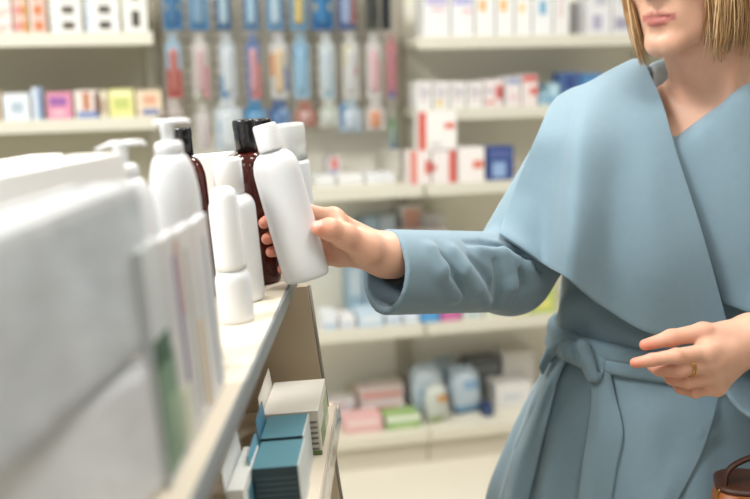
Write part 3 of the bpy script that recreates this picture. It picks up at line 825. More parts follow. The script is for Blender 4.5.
# ---- boxes on the lower shelf
def low_box(label, xr, y_front, y_back, wd, H, col, side, flapcol, flap_h, extra=(), name='open_carton', sidep=()):
    r = gempty(name, xr, y_front, LZ+.0006); tag(r, label, 'box', 'opened cartons on the lower foreground shelf')
    D = y_back-y_front
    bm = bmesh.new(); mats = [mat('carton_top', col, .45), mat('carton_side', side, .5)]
    box_into(bm, -wd, 0, 0, D, 0, H, bevel=.001)
    bmesh.ops.recalc_face_normals(bm, faces=bm.faces[:]); bm.normal_update()
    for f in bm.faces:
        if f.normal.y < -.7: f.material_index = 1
    for (a, b, c, e, rgb) in extra:       # front face print
        mats.append(paper(rgb)); box_into(bm, -wd+a*wd, -wd+c*wd, -.0006, .0008, b*H, e*H, len(mats)-1)
    for (a, b, c, e, rgb) in sidep:
        mats.append(paper(rgb)); box_into(bm, -.0008, .0006, a*D, c*D, b*H, e*H, len(mats)-1)
    from_bm('carton_body', bm, mats, r)
    bm = bmesh.new()                        # raised lid flap, hinged on the left edge
    pts = [(-wd-.0006, .002, H*.6), (-wd-.0006, D-.002, H*.6), (-wd-.004, D-.004, H+flap_h), (-wd-.004, .012, H+flap_h*.8)]
    v0 = [bm.verts.new(p) for p in pts]; v1 = [bm.verts.new((p[0]-.0008, p[1], p[2])) for p in pts]
    bm.faces.new(v0); bm.faces.new(v1[::-1])
    for i in range(4): bm.faces.new((v0[i], v0[(i+1) % 4], v1[(i+1) % 4], v1[i]))
    from_bm('lid_flap', bm, mat('carton_flap', flapcol, .5), r)
TEAL = (92, 142, 156)
def loc(px, py, Z): return gl(W(px, py, Z))
HB = .053
t0 = loc(318, 459, 1.157)
xr = LX-.012
def low_y(px, py):   # y where sight line meets the plane at carton-top height
    o = gl(CAMP); d_ = GI.to_3x3() @ ray(px, py); t = (LZ+HB-o.z)/d_.z; return o+d_*t
A0, A1 = low_y(298, 466), low_y(302, 439)
B0, B1 = low_y(303, 436), low_y(304, 414)
C0, C1 = low_y(318, 411), low_y(322, 379)
low_box('teal carton with a dark striped front, nearest on the lower foreground shelf', A0.x, A0.y, A1.y, .046, HB, TEAL, (38, 62, 72), (104, 158, 180), .012,
        [(.06, .1+.11*k, .94, .14+.11*k, (62, 88, 98)) for k in range(7)], sidep=[(0, 0, 1, 1, (214, 220, 218))])
low_box('teal carton between the nearest teal one and the white carton', B0.x, B0.y, B1.y, .046, HB, TEAL, (38, 62, 72), (84, 140, 170), .02, sidep=[(0, 0, 1, 1, (214, 220, 218))])
low_box('white carton with green leaf prints, farthest on the lower foreground shelf', C0.x, C0.y, C1.y, .064, HB, (236, 232, 222), (206, 200, 186), (240, 236, 226), .02,
        [(.72, .12+.12*k, .96, .17+.12*k, (120, 116, 106)) for k in range(6)]+[(.70, .0, 1, .1, (92, 120, 60))],
        sidep=[(.1, .1, .5, .5, (150, 176, 120)), (.5, .3, .9, .8, (190, 206, 160))])
D0 = low_y(240, 480)
low_box('narrow white carton with a teal figure on its flap, left of the nearest teal carton', A0.x-.0475, A0.y-.05, A1.y-.01, .016, HB, (222, 224, 220), (200, 206, 204), (226, 230, 228), .020, [(.3, .2, .8, .8, (92, 150, 168))],
        sidep=[(.2, .2, .8, .8, (80, 140, 160))])

# ================================================================== the held bottle
HBT = empty('lotion_bottle'); tag(HBT, "white oval bottle held tilted in the woman's right hand", 'bottle')
bb = W(307.5, 279, 1.20); bt = W(264, 125, 1.20)
ub = (bt-bb).normalized(); Lb = (bt-bb).length
yb = Vector((0, 1, 0)); yb = (yb-ub*yb.dot(ub)).normalized(); xb = yb.cross(ub)
HBT.matrix_world = Matrix(((xb.x, yb.x, ub.x, bb.x), (xb.y, yb.y, ub.y, bb.y), (xb.z, yb.z, ub.z, bb.z), (0, 0, 0, 1)))
bm = bmesh.new()
Hb = Lb-.031
lathe_into(bm, [(.021, 0), (.0255, .0012), (.0272, .005), (.0275, .02), (.0275, Hb-.030), (.0272, Hb-.022), (.0258, Hb-.014), (.0228, Hb-.0075), (.0185, Hb-.0028), (.0145, Hb-.0005), (.0118, Hb+.0005), (.0118, Hb+.008)], 56, 1, .74)
from_bm('bottle_body', bm, WPL, HBT)
bm = bmesh.new(); lathe_into(bm, [(.0142, Hb+.001), (.0144, Hb+.004), (.0140, Hb+.029), (.0132, Hb+.0312), (.0115, Hb+.032)], 40)
from_bm('cap', bm, WPL2, HBT)

exec_person = True
# ================================================================== the woman
PER = empty('person', (W(650, 355, 1.5).x, 1.5, 0)); tag(PER, 'woman in a pale blue belted wrap coat holding out a white bottle', 'person')
PINV = Matrix.Translation(-PER.location)
def pchild(o):                       # parts are modelled in world space, keep them there
    o.parent = PER; o.matrix_parent_inverse = PINV.copy(); return o

# ---- head frame
HY = math.radians(48)
hf = Vector((-math.sin(HY), -math.cos(HY), -.06)).normalized()
hl_ = Vector((math.cos(HY), -math.sin(HY), .03)); hl_ = (hl_-hf*hl_.dot(hf)).normalized()
hu = hl_.cross(hf); hu = -hu if hu.z < 0 else hu
Rh = np.array([[hl_.x, hf.x, hu.x], [hl_.y, hf.y, hu.y], [hl_.z, hf.z, hu.z]], dtype=np.float32)
mouth_w = W(655.5, 18, 1.43)
HC = mouth_w - (hf*.087+hu*-.068)
def hw(x, y, z): return HC+hl_*x+hf*y+hu*z

def head_field(P):
    p = (P-V3(HC))@Rh
    ax = p.copy(); ax[:, 0] = np.abs(ax[:, 0])          # symmetric face
    d = ell(p, (0, -.018, .03), (.074, .094, .088))
    d = smin(d, ell(p, (0, .026, -.02), (.062, .062, .085)), .03)
    d = smin(d, ell(p, (0, .03, -.072), (.047, .047, .040)), .02)
    d = smin(d, cone(ax, (.050, -.002, -.062), (.012, .066, -.103), .013, .013), .022)
    d = smin(d, cone(p, (-.008, .070, -.103), (.008, .070, -.103), .0145, .0145), .016)
    d = smin(d, ell(ax, (.036, .05, -.018), (.028, .026, .026)), .02)
    d = smin(d, ell(p, (0, .066, -.066), (.026, .019, .020)), .015)          # mouth mound
    d = smin(d, cone(p, (0, .080, .016), (0, .101, -.030), .0075, .0085), .012)   # nose
    d = smin(d, ell(p, (0, .103, -.032), (.009, .0095, .008)), .005)
    d = smin(d, ell(ax, (.0125, .091, -.036), (.0065, .009, .0065)), .006)
    d = smax(d, -ell(ax, (.0062, .097, -.0425), (.0035, .005, .003)), .002)
    d = smin(d, cone(ax, (.012, .083, .03), (.045, .066, .03), .009, .008), .014)  # brow
    d = smax(d, -ell(ax, (.031, .088, .010), (.015, .012, .010)), .012)
    d = smin(d, ell(ax, (.031, .066, .010), (.0135, .0125, .0125)), .003)
    d = smin(d, np.minimum(cone(ax, (.017, .079, .011), (.030, .0835, .0185), .0024, .0028), cone(ax, (.030, .0835, .0185), (.045, .071, .012), .0028, .002)), .003)
    d = smin(d, np.minimum(cone(ax, (.017, .079, .008), (.031, .0815, .0018), .0018, .002), cone(ax, (.031, .0815, .0018), (.045, .071, .009), .002, .0016)), .003)
    # lips
    up_ = np.minimum(cone(ax, (.0045, .0875, -.0612), (.0115, .0845, -.0622), .0027, .0026), cone(ax, (.0115, .0845, -.0622), (.0285, .0700, -.0678), .0026, .0012))
    lo_ = np.minimum(cone(ax, (0, .0855, -.0738), (.010, .0833, -.0733), .0044, .0039), cone(ax, (.010, .0833, -.0733), (.0275, .0700, -.0686), .0039, .0012))
    d = smin(d, up_, .0035); d = smin(d, lo_, .0035)
    d = smax(d, -cone(ax, (0, .0915, -.0672), (.020, .0805, -.0676), .0009, .0006), .0018)
    d = smax(d, -cone(p, (0, .094, -.054), (0, .094, -.050), .0028, .0022), .004)      # philtrum
    d = smax(d, -cone(ax, (0, .0875, -.0875), (.008, .0855, -.087), .006, .003), .008)   # fold under the lip
    # ears
    d = smin(d, ell(ax, (.074, -.008, -.004), (.006, .016, .030)), .006)
    return d

neck_base = W(719, 122, 1.53)
# torso: stacked ellipses along z. (px centre, py, Y centre, half width, half depth)
TY = math.radians(20)
tl = Vector((math.cos(TY), -math.sin(TY), 0)); tf = Vector((-math.sin(TY), -math.cos(TY), 0))
lev = [(716, 82, 1.545, .075, .060), (712, 100, 1.54, .125, .070), (705, 122, 1.53, .155, .082), (693, 160, 1.525, .165, .096), (676, 215, 1.52, .158, .112), (668, 250, 1.515, .150, .112), (652, 305, 1.51, .136, .102),
       (643, 352, 1.51, .128, .096), (644, 395, 1.515, .168, .118), (645, 440, 1.52, .204, .135), (646, 499, 1.525, .245, .158)]
LZs, LC, LA, LBs = [], [], [], []
for px, py, Y, a, b in lev:
    c = W(px, py, Y); LZs.append(c.z); LC.append((c.x, c.y)); LA.append(a); LBs.append(b)
c0_ = LC[-1]
for z, a, b in ((.62, .265, .19), (.42, .29, .22)):
    LZs.append(z); LC.append((c0_[0]+.0, c0_[1]+.02)); LA.append(a); LBs.append(b)
o_ = np.argsort(LZs); LZs = np.array(LZs)[o_]; LC = np.array(LC)[o_]; LA = np.array(LA)[o_]; LBs = np.array(LBs)[o_]
# smooth the level tables
zz_ = np.linspace(LZs[0], LZs[-1], 240)
def smt(v):
    y = np.interp(zz_, LZs, v); k = np.hanning(21); k /= k.sum()
    return np.convolve(np.pad(y, 10, mode='edge'), k, 'valid')
TCX, TCY, TAA, TBB = smt(LC[:, 0]), smt(LC[:, 1]), smt(LA), smt(LBs)
def torso_field(P, grow=0.0):
    z = P[:, 2]
    cx = np.interp(z, zz_, TCX); cy = np.interp(z, zz_, TCY)
    a = np.interp(z, zz_, TAA)+grow; b = np.interp(z, zz_, TBB)+grow
    dx = P[:, 0]-cx; dy = P[:, 1]-cy
    u = dx*tl.x+dy*tl.y; v = dx*tf.x+dy*tf.y
    e = 2.25
    k = (np.abs(u/a)**e+np.abs(v/b)**e)**(1/e)
    return (k-1)*np.minimum(a, b)*.9
ZTOP, ZBOT = float(zz_[-1]), float(zz_[0])

# ---- arms (shoulder, elbow, wrist)
R_sh, R_el, R_wr = W(592, 140, 1.56), W(507, 276, 1.455), W(384, 259, 1.262)
L_sh, L_el, L_wr = W(838, 140, 1.60), W(905, 330, 1.46), W(775, 342, 1.262)

def chain(P, pts, rad, k=.004):
    d = None
    for i in range(len(pts)-1):
        c = cone(P, pts[i], pts[i+1], rad[i], rad[i+1])
        d = c if d is None else smin(d, c, k)
    return d
# right hand on the bottle
RH = dict(
    wrist=W(388, 256, 1.262),
    fingers=[[W(333, 218, 1.242), W(307, 211, 1.243), W(279, 213, 1.229), W(264, 223, 1.206)],
             [W(334, 229, 1.250), W(303, 228, 1.252), W(279, 233, 1.232), W(267, 239, 1.206)],
             [W(335, 244, 1.252), W(308, 246, 1.248), W(285, 249, 1.232), W(271, 252, 1.209)],
             [W(340, 257, 1.248), W(316, 261, 1.243), W(297, 265, 1.231), W(282, 269, 1.212)]],
    thumb=[W(366, 249, 1.228), W(345, 236, 1.205), W(329, 229, 1.188), W(318.5, 228, 1.180)])
def right_hand(P):
    f = RH['fingers']; wr = RH['wrist']
    rads = [(.0105, .0092, .0082, .0068), (.0108, .0095, .0082, .0068), (.0102, .0088, .0078, .0064), (.0095, .0078, .0068, .0056)]
    # palm as a web of bones
    d = cone(P, wr, f[1][0], .020, .0125)
    for i in range(4):
        d = smin(d, cone(P, wr.lerp(f[i][0], .15), f[i][0], .0165, .0115), .012)
    for i in range(3):
        d = smin(d, cone(P, f[i][0], f[i+1][0], .0105, .0105), .008)
    th = RH['thumb']
    d = smin(d, cone(P, wr.lerp(th[0], .35), th[0], .019, .0195), .014)
    d = smin(d, chain(P, th, (.0180, .0140, .0122, .0088), .006), .010)
    d = smin(d, cone(P, th[1], f[0][0], .009, .0085), .012)       # web
    for i in range(4):
        d = smin(d, chain(P, f[i], rads[i], .003), .004)
    d = smin(d, cone(P, wr, wr.lerp(R_el, .25), .0225, .0255), .02)
    d = smin(d, cone(P, wr+Vector((.004, 0, .001)), wr.lerp(R_el, .25)+Vector((0, 0, .002)), .0215, .025), .015)
    d = smin(d, cone(P, wr.lerp(R_el, .25), wr.lerp(R_el, .9), .027, .036), .01)
    return d
LH = dict(
    wrist=W(752, 340, 1.235),
    fingers=[[W(707, 352, 1.195), W(676, 356, 1.178), W(652, 360, 1.180), W(635, 363, 1.186)],
             [W(711, 362, 1.200), W(680, 369, 1.186), W(660, 369, 1.200), W(653, 367, 1.213)],
             [W(714, 375, 1.208), W(688, 381, 1.196), W(672, 378, 1.212), W(667, 374, 1.226)],
             [W(716, 386, 1.218), W(695, 391, 1.208), W(681, 388, 1.220), W(676, 383, 1.232)]],
    thumb=[W(730, 335, 1.228), W(703, 332, 1.212), W(671, 338, 1.200), W(645, 345, 1.194)])
def left_hand(P):
    f = LH['fingers']; wr = LH['wrist']; th = LH['thumb']
    rads = [(.0105, .0088, .0078, .0062), (.0112, .0098, .0088, .0070), (.0110, .0095, .0084, .0068), (.0098, .0084, .0075, .0062)]
    d = cone(P, wr, f[1][0], .021, .014)
    for i in range(4):
        d = smin(d, cone(P, wr.lerp(f[i][0], .12), f[i][0], .0175, .0122), .012)
    for i in range(3):
        d = smin(d, cone(P, f[i][0], f[i+1][0], .0112, .0108), .008)
    d = smin(d, cone(P, wr.lerp(th[0], .3), th[0], .019, .0165), .014)
    d = smin(d, chain(P, th, (.0150, .0112, .0096, .0068), .006), .010)
    d = smin(d, cone(P, th[0].lerp(th[1], .3), f[0][0], .010, .0095), .010)
    for i in range(4):
        d = smin(d, chain(P, f[i], rads[i], .003), .0035)
        # knuckles and finger joints
        d = smin(d, ell(P, f[i][0]+Vector((0, -.003, .001)), (.0098, .0098, .0098)), .006)
        d = smin(d, ell(P, f[i][1]+Vector((0, -.0015, 0)), (.0088, .0088, .0088))+.0005*(i+1), .004)
    d = smin(d, cone(P, wr, wr.lerp(L_el, .3), .0235, .027), .02)
    d = smin(d, cone(P, wr+Vector((0, .002, .009)), wr.lerp(L_el, .3)+Vector((0, 0, .004)), .0215, .026), .015)
    d = smin(d, cone(P, wr.lerp(L_el, .3), wr.lerp(L_el, .9), .028, .036), .01)
    return d

def torso_skin(P):
    d = torso_field(P, -.016)
    d = smax(d, P[:, 2]-(ZTOP-.02), .03)
    d = smax(d, (ZBOT+.38)-P[:, 2], .05)
    d = smin(d, cone(P, hw(0, -.022, -.07), hw(0, -.036, -.11), .052, .053), .01)
    d = smin(d, cone(P, hw(0, -.034, -.10), neck_base+Vector((0, .01, .0)), .0535, .059), .03)
    # trapezius and collar bones
    for sh, sgn in ((R_sh, -1), (L_sh, 1)):
        d = smin(d, cone(P, neck_base+tl*(.03*sgn)+Vector((0, .02, .02)), sh+Vector((0, 0, -.015)), .045, .042), .03)
        a = neck_base+tf*.052+tl*(.016*sgn)+Vector((0, 0, -.040))
        d = smin(d, cone(P, a, a.lerp(sh, .75)+Vector((0, 0, .012)), .0085, .0075), .016)
    # throat hollow
    d = smax(d, -ell(P, neck_base+tf*.076+Vector((0, 0, -.032)), (.012, .014, .014)), .016)
    # neck muscles to the pit of the throat
    for sgn in (-1, 1):
        d = smin(d, cone(P, hw(.05*sgn, -.02, -.075), neck_base+tf*.052+tl*(.014*sgn)+Vector((0, 0, -.022)), .012, .008), .016)
    return d
def low_body(P):
    hip = Vector((TCX[0], TCY[0], .95))
    d = ell(P, hip, (.12, .085, .14))
    d = smin(d, torso_skin(P), .04)
    for sgn in (-1, 1):
        h = hip+tl*(.085*sgn)+Vector((0, 0, -.06)); k = Vector((h.x, h.y-.01, .48)); a = Vector((h.x, h.y+.01, .09)); t = a+tf*.12+Vector((0, 0, -.055))
        d = smin(d, cone(P, h, k, .085, .055), .03)
        d = smin(d, cone(P, k, a, .053, .034), .02)
        d = smin(d, cone(P, k+Vector((0, .02, -.06)), k+Vector((0, .015, -.2)), .04, .035), .03)
        d = smin(d, cone(P, a+Vector((0, .01, -.05)), t, .03, .022), .02)
    for s_, e_ in ((R_sh, R_el), (L_sh, L_el)):
        d = smin(d, cone(P, s_, e_, .046, .038), .02)
        d = smin(d, cone(P, e_, e_.lerp(R_wr if e_ is R_el else L_wr, .6), .038, .032), .01)
    return d

def bounds(pts, pad):
    a = np.array([tuple(p) for p in pts]); return a.min(0)-pad, a.max(0)+pad
def headneck(P):
    return smin(head_field(P), torso_skin(P), .012)
nb = neck_base
parts = []
lo = np.array((min(HC.x, nb.x)-.17, min(HC.y, nb.y)-.16, nb.z-.14)); hi = np.array((max(HC.x, nb.x)+.17, max(HC.y, nb.y)+.15, HC.z+.14))
parts.append(nets(headneck, lo, hi, .0024))
n_head = len(parts[0][1])
fr = [q for ch in RH['fingers'] for q in ch]+RH['thumb']+[RH['wrist'], RH['wrist'].lerp(R_el, .45)]
parts.append(nets(right_hand, *bounds(fr, .034), .0016))
fr = [q for ch in LH['fingers'] for q in ch]+LH['thumb']+[LH['wrist'], LH['wrist'].lerp(L_el, .45)]
parts.append(nets(left_hand, *bounds(fr, .034), .0016))
lb_ = bounds([R_el, L_el, R_sh, L_sh], .12)
parts.append(nets(low_body, (min(lb_[0][0], TCX[0]-.3), 1.2, .005), (max(lb_[1][0], TCX[0]+.3), 1.85, nb.z-.06), .011))
me = mesh_np('body', parts)
SKIN = mat('skin', (218, 170, 144), .48, subsurface_weight=.25, subsurface_scale=.012, var=.06, vscale=60, bump=.12, bscale=500, bdist=.0006)
LIP = mat('lips', (184, 118, 110), .35, subsurface_weight=.2, subsurface_scale=.006)
NAIL = mat('nails', (232, 178, 164), .25)
EYEM = mat('eye_white', (232, 230, 226), .2); IRIS = mat('eye_iris', (84, 70, 50), .2)
nf = len(me.polygons)
cen = np.empty(nf*3, dtype=np.float32); me.polygons.foreach_get('center', cen); cen = cen.reshape(-1, 3)
nor = np.empty(nf*3, dtype=np.float32); me.polygons.foreach_get('normal', nor); nor = nor.reshape(-1, 3)
mi = np.zeros(nf, dtype=np.int32)
hp = (cen-V3(HC))@Rh; ax_ = hp.copy(); ax_[:, 0] = np.abs(ax_[:, 0])
ul = np.minimum(cone(ax_, (.0045, .0875, -.0612), (.0115, .0845, -.0622), .0042, .0040), cone(ax_, (.0115, .0845, -.0622), (.0285, .0700, -.0678), .0040, .0022))
ll = np.minimum(cone(ax_, (0, .0855, -.0738), (.010, .0833, -.0733), .0060, .0054), cone(ax_, (.010, .0833, -.0733), (.0275, .0700, -.0686), .0054, .0022))
mid = (ax_[:, 0] < .022) & (hp[:, 2] < -.0635) & (hp[:, 2] > -.0725) & (hp[:, 1] > .074)

eye = ell(ax_, (.031, .0665, .010), (.0142, .0132, .0075)) < .0
mi[eye & (hp[:, 1] > .07)] = 3
mi[eye & (np.hypot(ax_[:, 0]-.031, hp[:, 2]-.010) < .0064)] = 4
# nail of the right thumb
tn = RH['thumb']; nc = tn[3]+Vector((-.001, -.004, .006))
dd = np.sqrt(((cen-V3(nc))**2).sum(1)); mi[(dd < .0062)] = 2
body = link('body', me, [SKIN, LIP, NAIL, EYEM, IRIS], None, True); pchild(body)
me.polygons.foreach_set('material_index', mi)
vco = np.empty(len(me.vertices)*3, dtype=np.float32); me.vertices.foreach_get('co', vco); vco = vco.reshape(-1, 3)
tip = np.zeros(len(vco), dtype=np.float32)
for ch in LH['fingers']+RH['fingers']+[LH['thumb'], RH['thumb']]:
    for q_, w_ in ((ch[3], .75), (ch[2], .35), (ch[1], .25)):
        tip = np.maximum(tip, w_*np.exp(-((vco-V3(q_))**2).sum(1)/.014**2))
vh = (vco-V3(HC))@Rh; va = vh.copy(); va[:, 0] = np.abs(va[:, 0])
ul = np.minimum(cone(va, (.0045, .0875, -.0612), (.0115, .0845, -.0622), .0026, .0025), cone(va, (.0115, .0845, -.0622), (.0285, .0700, -.0678), .0025, .0012))
ll = np.minimum(cone(va, (0, .0855, -.0738), (.010, .0833, -.0733), .0054, .0048), cone(va, (.010, .0833, -.0733), (.0275, .0700, -.0686), .0048, .0016))
mid = np.maximum.reduce([np.abs(vh[:, 2]+.068)-.004, va[:, 0]-.025, .070-vh[:, 1]])
lipf = np.clip((.0022-np.minimum(np.minimum(ul, ll), mid))/.0030, 0, 1)
al_ = me.attributes.new('lip', 'FLOAT', 'POINT'); al_.data.foreach_set('value', lipf.astype(np.float32))
at_ = me.attributes.new('redness', 'FLOAT', 'POINT'); at_.data.foreach_set('value', tip)
nt = SKIN.node_tree; b = nt.nodes['Principled BSDF']; src = b.inputs['Base Color'].links[0].from_socket
an = nt.nodes.new('ShaderNodeAttribute'); an.attribute_name = 'redness'
mx = nt.nodes.new('ShaderNodeMix'); mx.data_type = 'RGBA'; mx.inputs[7].default_value = (*lin((218, 122, 98)), 1)
nt.links.new(an.outputs['Fac'], mx.inputs[0]); nt.links.new(src, mx.inputs[6])
an = nt.nodes.new('ShaderNodeAttribute'); an.attribute_name = 'lip'
m2 = nt.nodes.new('ShaderNodeMix'); m2.data_type = 'RGBA'; m2.inputs[7].default_value = (*lin((186, 112, 104)), 1)
nt.links.new(an.outputs['Fac'], m2.inputs[0]); nt.links.new(mx.outputs[2], m2.inputs[6]); nt.links.new(m2.outputs[2], b.inputs['Base Color'])

# ---- hair: a chin-length bob of fine locks
bm = bmesh.new()
rnd = random.Random(3)
def lock(phi, part_x, r0, zend, lift, fwd=0, lat=1.0):
    """phi: direction round the head (0 = face), lock from the parting down past the cheek"""
    pts = []
    s, c = math.sin(phi), math.cos(phi)
    for t in np.linspace(0, 1, 13):
        if t < .5:
            e = PI/2*(1-t/.5)
            rr = math.cos(e)
            x = part_x*(1-rr)+s*(.082+lift)*rr; y = -.012+c*(.100+lift)*rr; z = .034+(.092+lift)*math.sin(e)
        else:
            k = (t-.5)/.5
            x = s*(.082+lift+.010*math.sin(k*PI*.9)-.016*k*k)*(1+(lat-1)*k); y = -.012+c*(.100+lift)*(1-.06*k)+fwd*k; z = .034+(zend-.034)*k
        w = .0035*math.sin(t*11+phi*7+lift*700)
        pts.append(hw(x+w*c, y-w*s, z))
    rads = [r0*(.75 if i < 2 else 1)*(1-.75*max(0, (i-7)/5)**2) for i in range(13)]
    tube_into(bm, pts, rads, 5)
for i in range(1700):
    phi = rnd.uniform(math.radians(46), 2*PI-math.radians(46))
    side = abs(((phi+PI) % (2*PI))-PI)
    zend = -.094+rnd.triangular(-.034, .022, .0)
    sg = phi if phi < PI else phi-2*PI
    near = max(0, 1-abs(sg-math.radians(70))/math.radians(60))      # her left cheek: swept back a little
    far = max(0, 1-abs(sg+math.radians(55))/math.radians(30))       # her right cheek: falls towards the chin
    lock(phi, rnd.uniform(-.012, .012), rnd.uniform(.0006, .0016), zend-.012*near, rnd.uniform(-.002, .012), -.026*near+.010*far, 1-.16*far)
for i in range(320):   # face-framing locks
    sgn = rnd.choice((-1, 1))
    phi = sgn*rnd.uniform(math.radians(40), math.radians(58))
    lock(phi, 0.004*sgn, rnd.uniform(.0005, .0012), -.104+rnd.uniform(-.03, .022), rnd.uniform(-.001, .008), rnd.uniform(.0, .014) if sgn < 0 else rnd.uniform(-.034, -.012), .80 if sgn < 0 else 1.0)
# scalp cover beneath the locks
v_, q_ = nets(lambda P: np.maximum(ell((P-V3(HC))@Rh, (0, -.018, .034), (.079, .099, .094)), -(((P-V3(HC))@Rh)[:, 2]-.035+np.minimum(0, ((P-V3(HC))@Rh)[:, 1])*.9-np.maximum(0, ((P-V3(HC))@Rh)[:, 1])*.55)),
              np.array(HC)-.17, np.array(HC)+.17, .006)
base = len(bm.verts); nv = [bm.verts.new(c) for c in v_]
for q in q_: bm.faces.new([nv[k] for k in q]).smooth = True
hm = bpy.data.materials.new('hair_dark_blonde'); hm.use_nodes = True
nt = hm.node_tree; b = nt.nodes['Principled BSDF']; b.inputs['Roughness'].default_value = .38
g = nt.nodes.new('ShaderNodeNewGeometry'); cr = nt.nodes.new('ShaderNodeValToRGB')
cr.color_ramp.elements[0].color = (*lin((142, 100, 62)), 1); cr.color_ramp.elements[1].color = (*lin((244, 214, 168)), 1)
cr.color_ramp.elements.new(.5).color = (*lin((206, 162, 110)), 1)
nt.links.new(g.outputs['Random Per Island'], cr.inputs['Fac']); nt.links.new(cr.outputs['Color'], b.inputs['Base Color'])
pchild(from_bm('hair', bm, hm))
# eyebrows
bm = bmesh.new()
for s_ in (-1, 1):
    tube_into(bm, [hw(.014*s_, .0905, .027), hw(.028*s_, .0865, .032), hw(.046*s_, .071, .028)], [.002, .0028, .001], 6)
pchild(from_bm('eyebrows', bm, mat('eyebrow', (120, 84, 54), .6)))

# ---- coat
WOOL = mat('coat_wool', (119, 144, 157), .85, sheen_weight=.25, sheen_roughness=.5, var=.05, vscale=90, bump=.35, bscale=700, bdist=.0006)
vpt = W(676, 150, 1.42)
bpt = Vector((neck_base.x, neck_base.y+.10, neck_base.z+.03))
pl_n = (tl.cross((bpt-vpt).normalized())); pl_n = -pl_n if pl_n.z < 0 else pl_n; pl_n.normalize()
def coat_base(P):
    d = torso_field(P, 0)
    d = smax(d, (P-V3(vpt))@V3(pl_n), .006)
    d = smax(d, (ZBOT+.02)-P[:, 2], .004)
    return d
def on_coat(fn, pts, off):
    out = []
    for px, py in pts:
        h = hit(fn, px, py, 1.1, 1.75)
        if h is None: h = W(px, py, 1.5)
        out.append(h-ray(px, py).normalized()*off)
    return out
ridges = []   # (points, radius)
def ridge(pts, r, amp): ridges.append((on_coat(coat_base, pts, amp-r), r))
ridge([(556, 372), (546, 410), (530, 450), (515, 505)], .02, .010)
ridge([(560, 330), (572, 305), (590, 300)], .012, .006)
ridge([(600, 318), (640, 338), (690, 350)], .012, .005)
ridge([(570, 318), (566, 340)], .012, .006)
ridge([(640, 380), (652, 420), (648, 505)], .03, .006)
ridge([(690, 385), (700, 430)], .02, .006)
ridge([(568, 380), (560, 430), (552, 505)], .02, .006)
def coat_field(P):
    d = coat_base(P)
    for pts, r in ridges:
        rr = [r*.5]+[r]*(len(pts)-2)+[r]
        d = smin(d, chain(P, pts, rr, .01)+.0, .02)
    z = P[:, 2]
    # gathers just under and over the belt, soft vertical drape of the skirt
    ang = np.arctan2((P[:, 1]-1.51), (P[:, 0]-.36))
    d = d + .0022*np.sin(ang*17)*np.exp(-((z-LZs[0])/.9)**2)*np.clip((1.0-z)/.2, 0, 1)
    return d
lo = (min(TCX)-.38, 1.2, ZBOT-.0); hi = (max(TCX)+.38, 1.82, ZTOP+.03)
me = mesh_np('coat', [nets(coat_field, lo, hi, .006)])
coat = link('coat', me, WOOL, None, True); pchild(coat)
def cchild(o): o.parent = coat; return o
def cc(o): o.parent = coat; o.matrix_parent_inverse = Matrix.Identity(4); return o

# sleeves
def sleeve_field(S, E, Wr, r0, r1, r2, cuff_t, folds, cuff_off=Vector((0, 0, 0)), grooves=(), re=None, tilt=Vector((0, 0, 0))):
    re = re or r1*.98
    dirf = (Wr-E).normalized()
    cuff = E+dirf*((Wr-E).length*cuff_t)+cuff_off
    fdir = (cuff-E).normalized()
    inner = E.lerp(cuff, .45)
    cn = (fdir+tilt).normalized()
    def fn(P):
        d = cone(P, S, E, r0, r1)
        d = smin(d, cone(P, E, cuff+fdir*.06, re, r2), .014)
        for pts, r in folds:
            d = smin(d, chain(P, pts, [r*.55]+[r]*(len(pts)-2)+[r*.6], .008), .014)
        for pts, r in grooves:
            d = smax(d, -chain(P, pts, [r*.3]+[r]*(len(pts)-2)+[r*.3], .004), .008)
        d = smax(d, (P-V3(cuff))@V3(cn), .002)
        d = smax(d, -cone(P, inner, cuff+fdir*.1, r2-.011, r2-.0065), .002)
        return d
    return fn, cuff
SA = (R_sh, R_el+Vector((.004, .0, .006)), R_wr, .072, .062, .0525, 1.0)
CT = Vector((-.22, .20, .0))
f0, cuffR = sleeve_field(*SA, [], Vector((0, .002, -.017)), (), .057, CT)
folds, grooves = [], []
def fold(pts, r, amp): folds.append((on_coat(f0, pts, amp-r), r))
def groove(pts, r, dep): grooves.append((on_coat(f0, pts, r-dep), r))
fold([(478, 250), (500, 254), (524, 266), (536, 280)], .012, .007)
fold([(452, 252), (462, 270), (476, 288), (484, 302)], .010, .006)
fold([(430, 250), (440, 270), (455, 296)], .010, .005)
fold([(504, 268), (508, 285), (502, 304)], .011, .006)
groove([(466, 243), (484, 244), (502, 248), (522, 258), (538, 270)], .006, .006)
groove([(470, 258), (486, 276), (494, 298)], .006, .005)
groove([(494, 262), (498, 282), (495, 304)], .006, .005)
groove([(442, 254), (452, 272), (466, 294)], .006, .004)
groove([(518, 268), (522, 284), (514, 302)], .006, .004)
fR, cuffR = sleeve_field(*SA, folds, Vector((0, .002, -.017)), grooves, .057, CT)
me = mesh_np('sleeve', [nets(fR, *bounds([R_sh, R_el, R_wr], .095), .0033)])
cc(link('sleeve', me, WOOL, None, True))
fL, cuffL = sleeve_field(L_sh, L_el, L_wr, .064, .062, .068, 1.0, [], Vector((-.014, .012, -.042)))
me = mesh_np('sleeve', [nets(fL, *bounds([L_sh, L_el, L_wr], .105), .0036)])
cc(link('sleeve', me, WOOL, None, True))

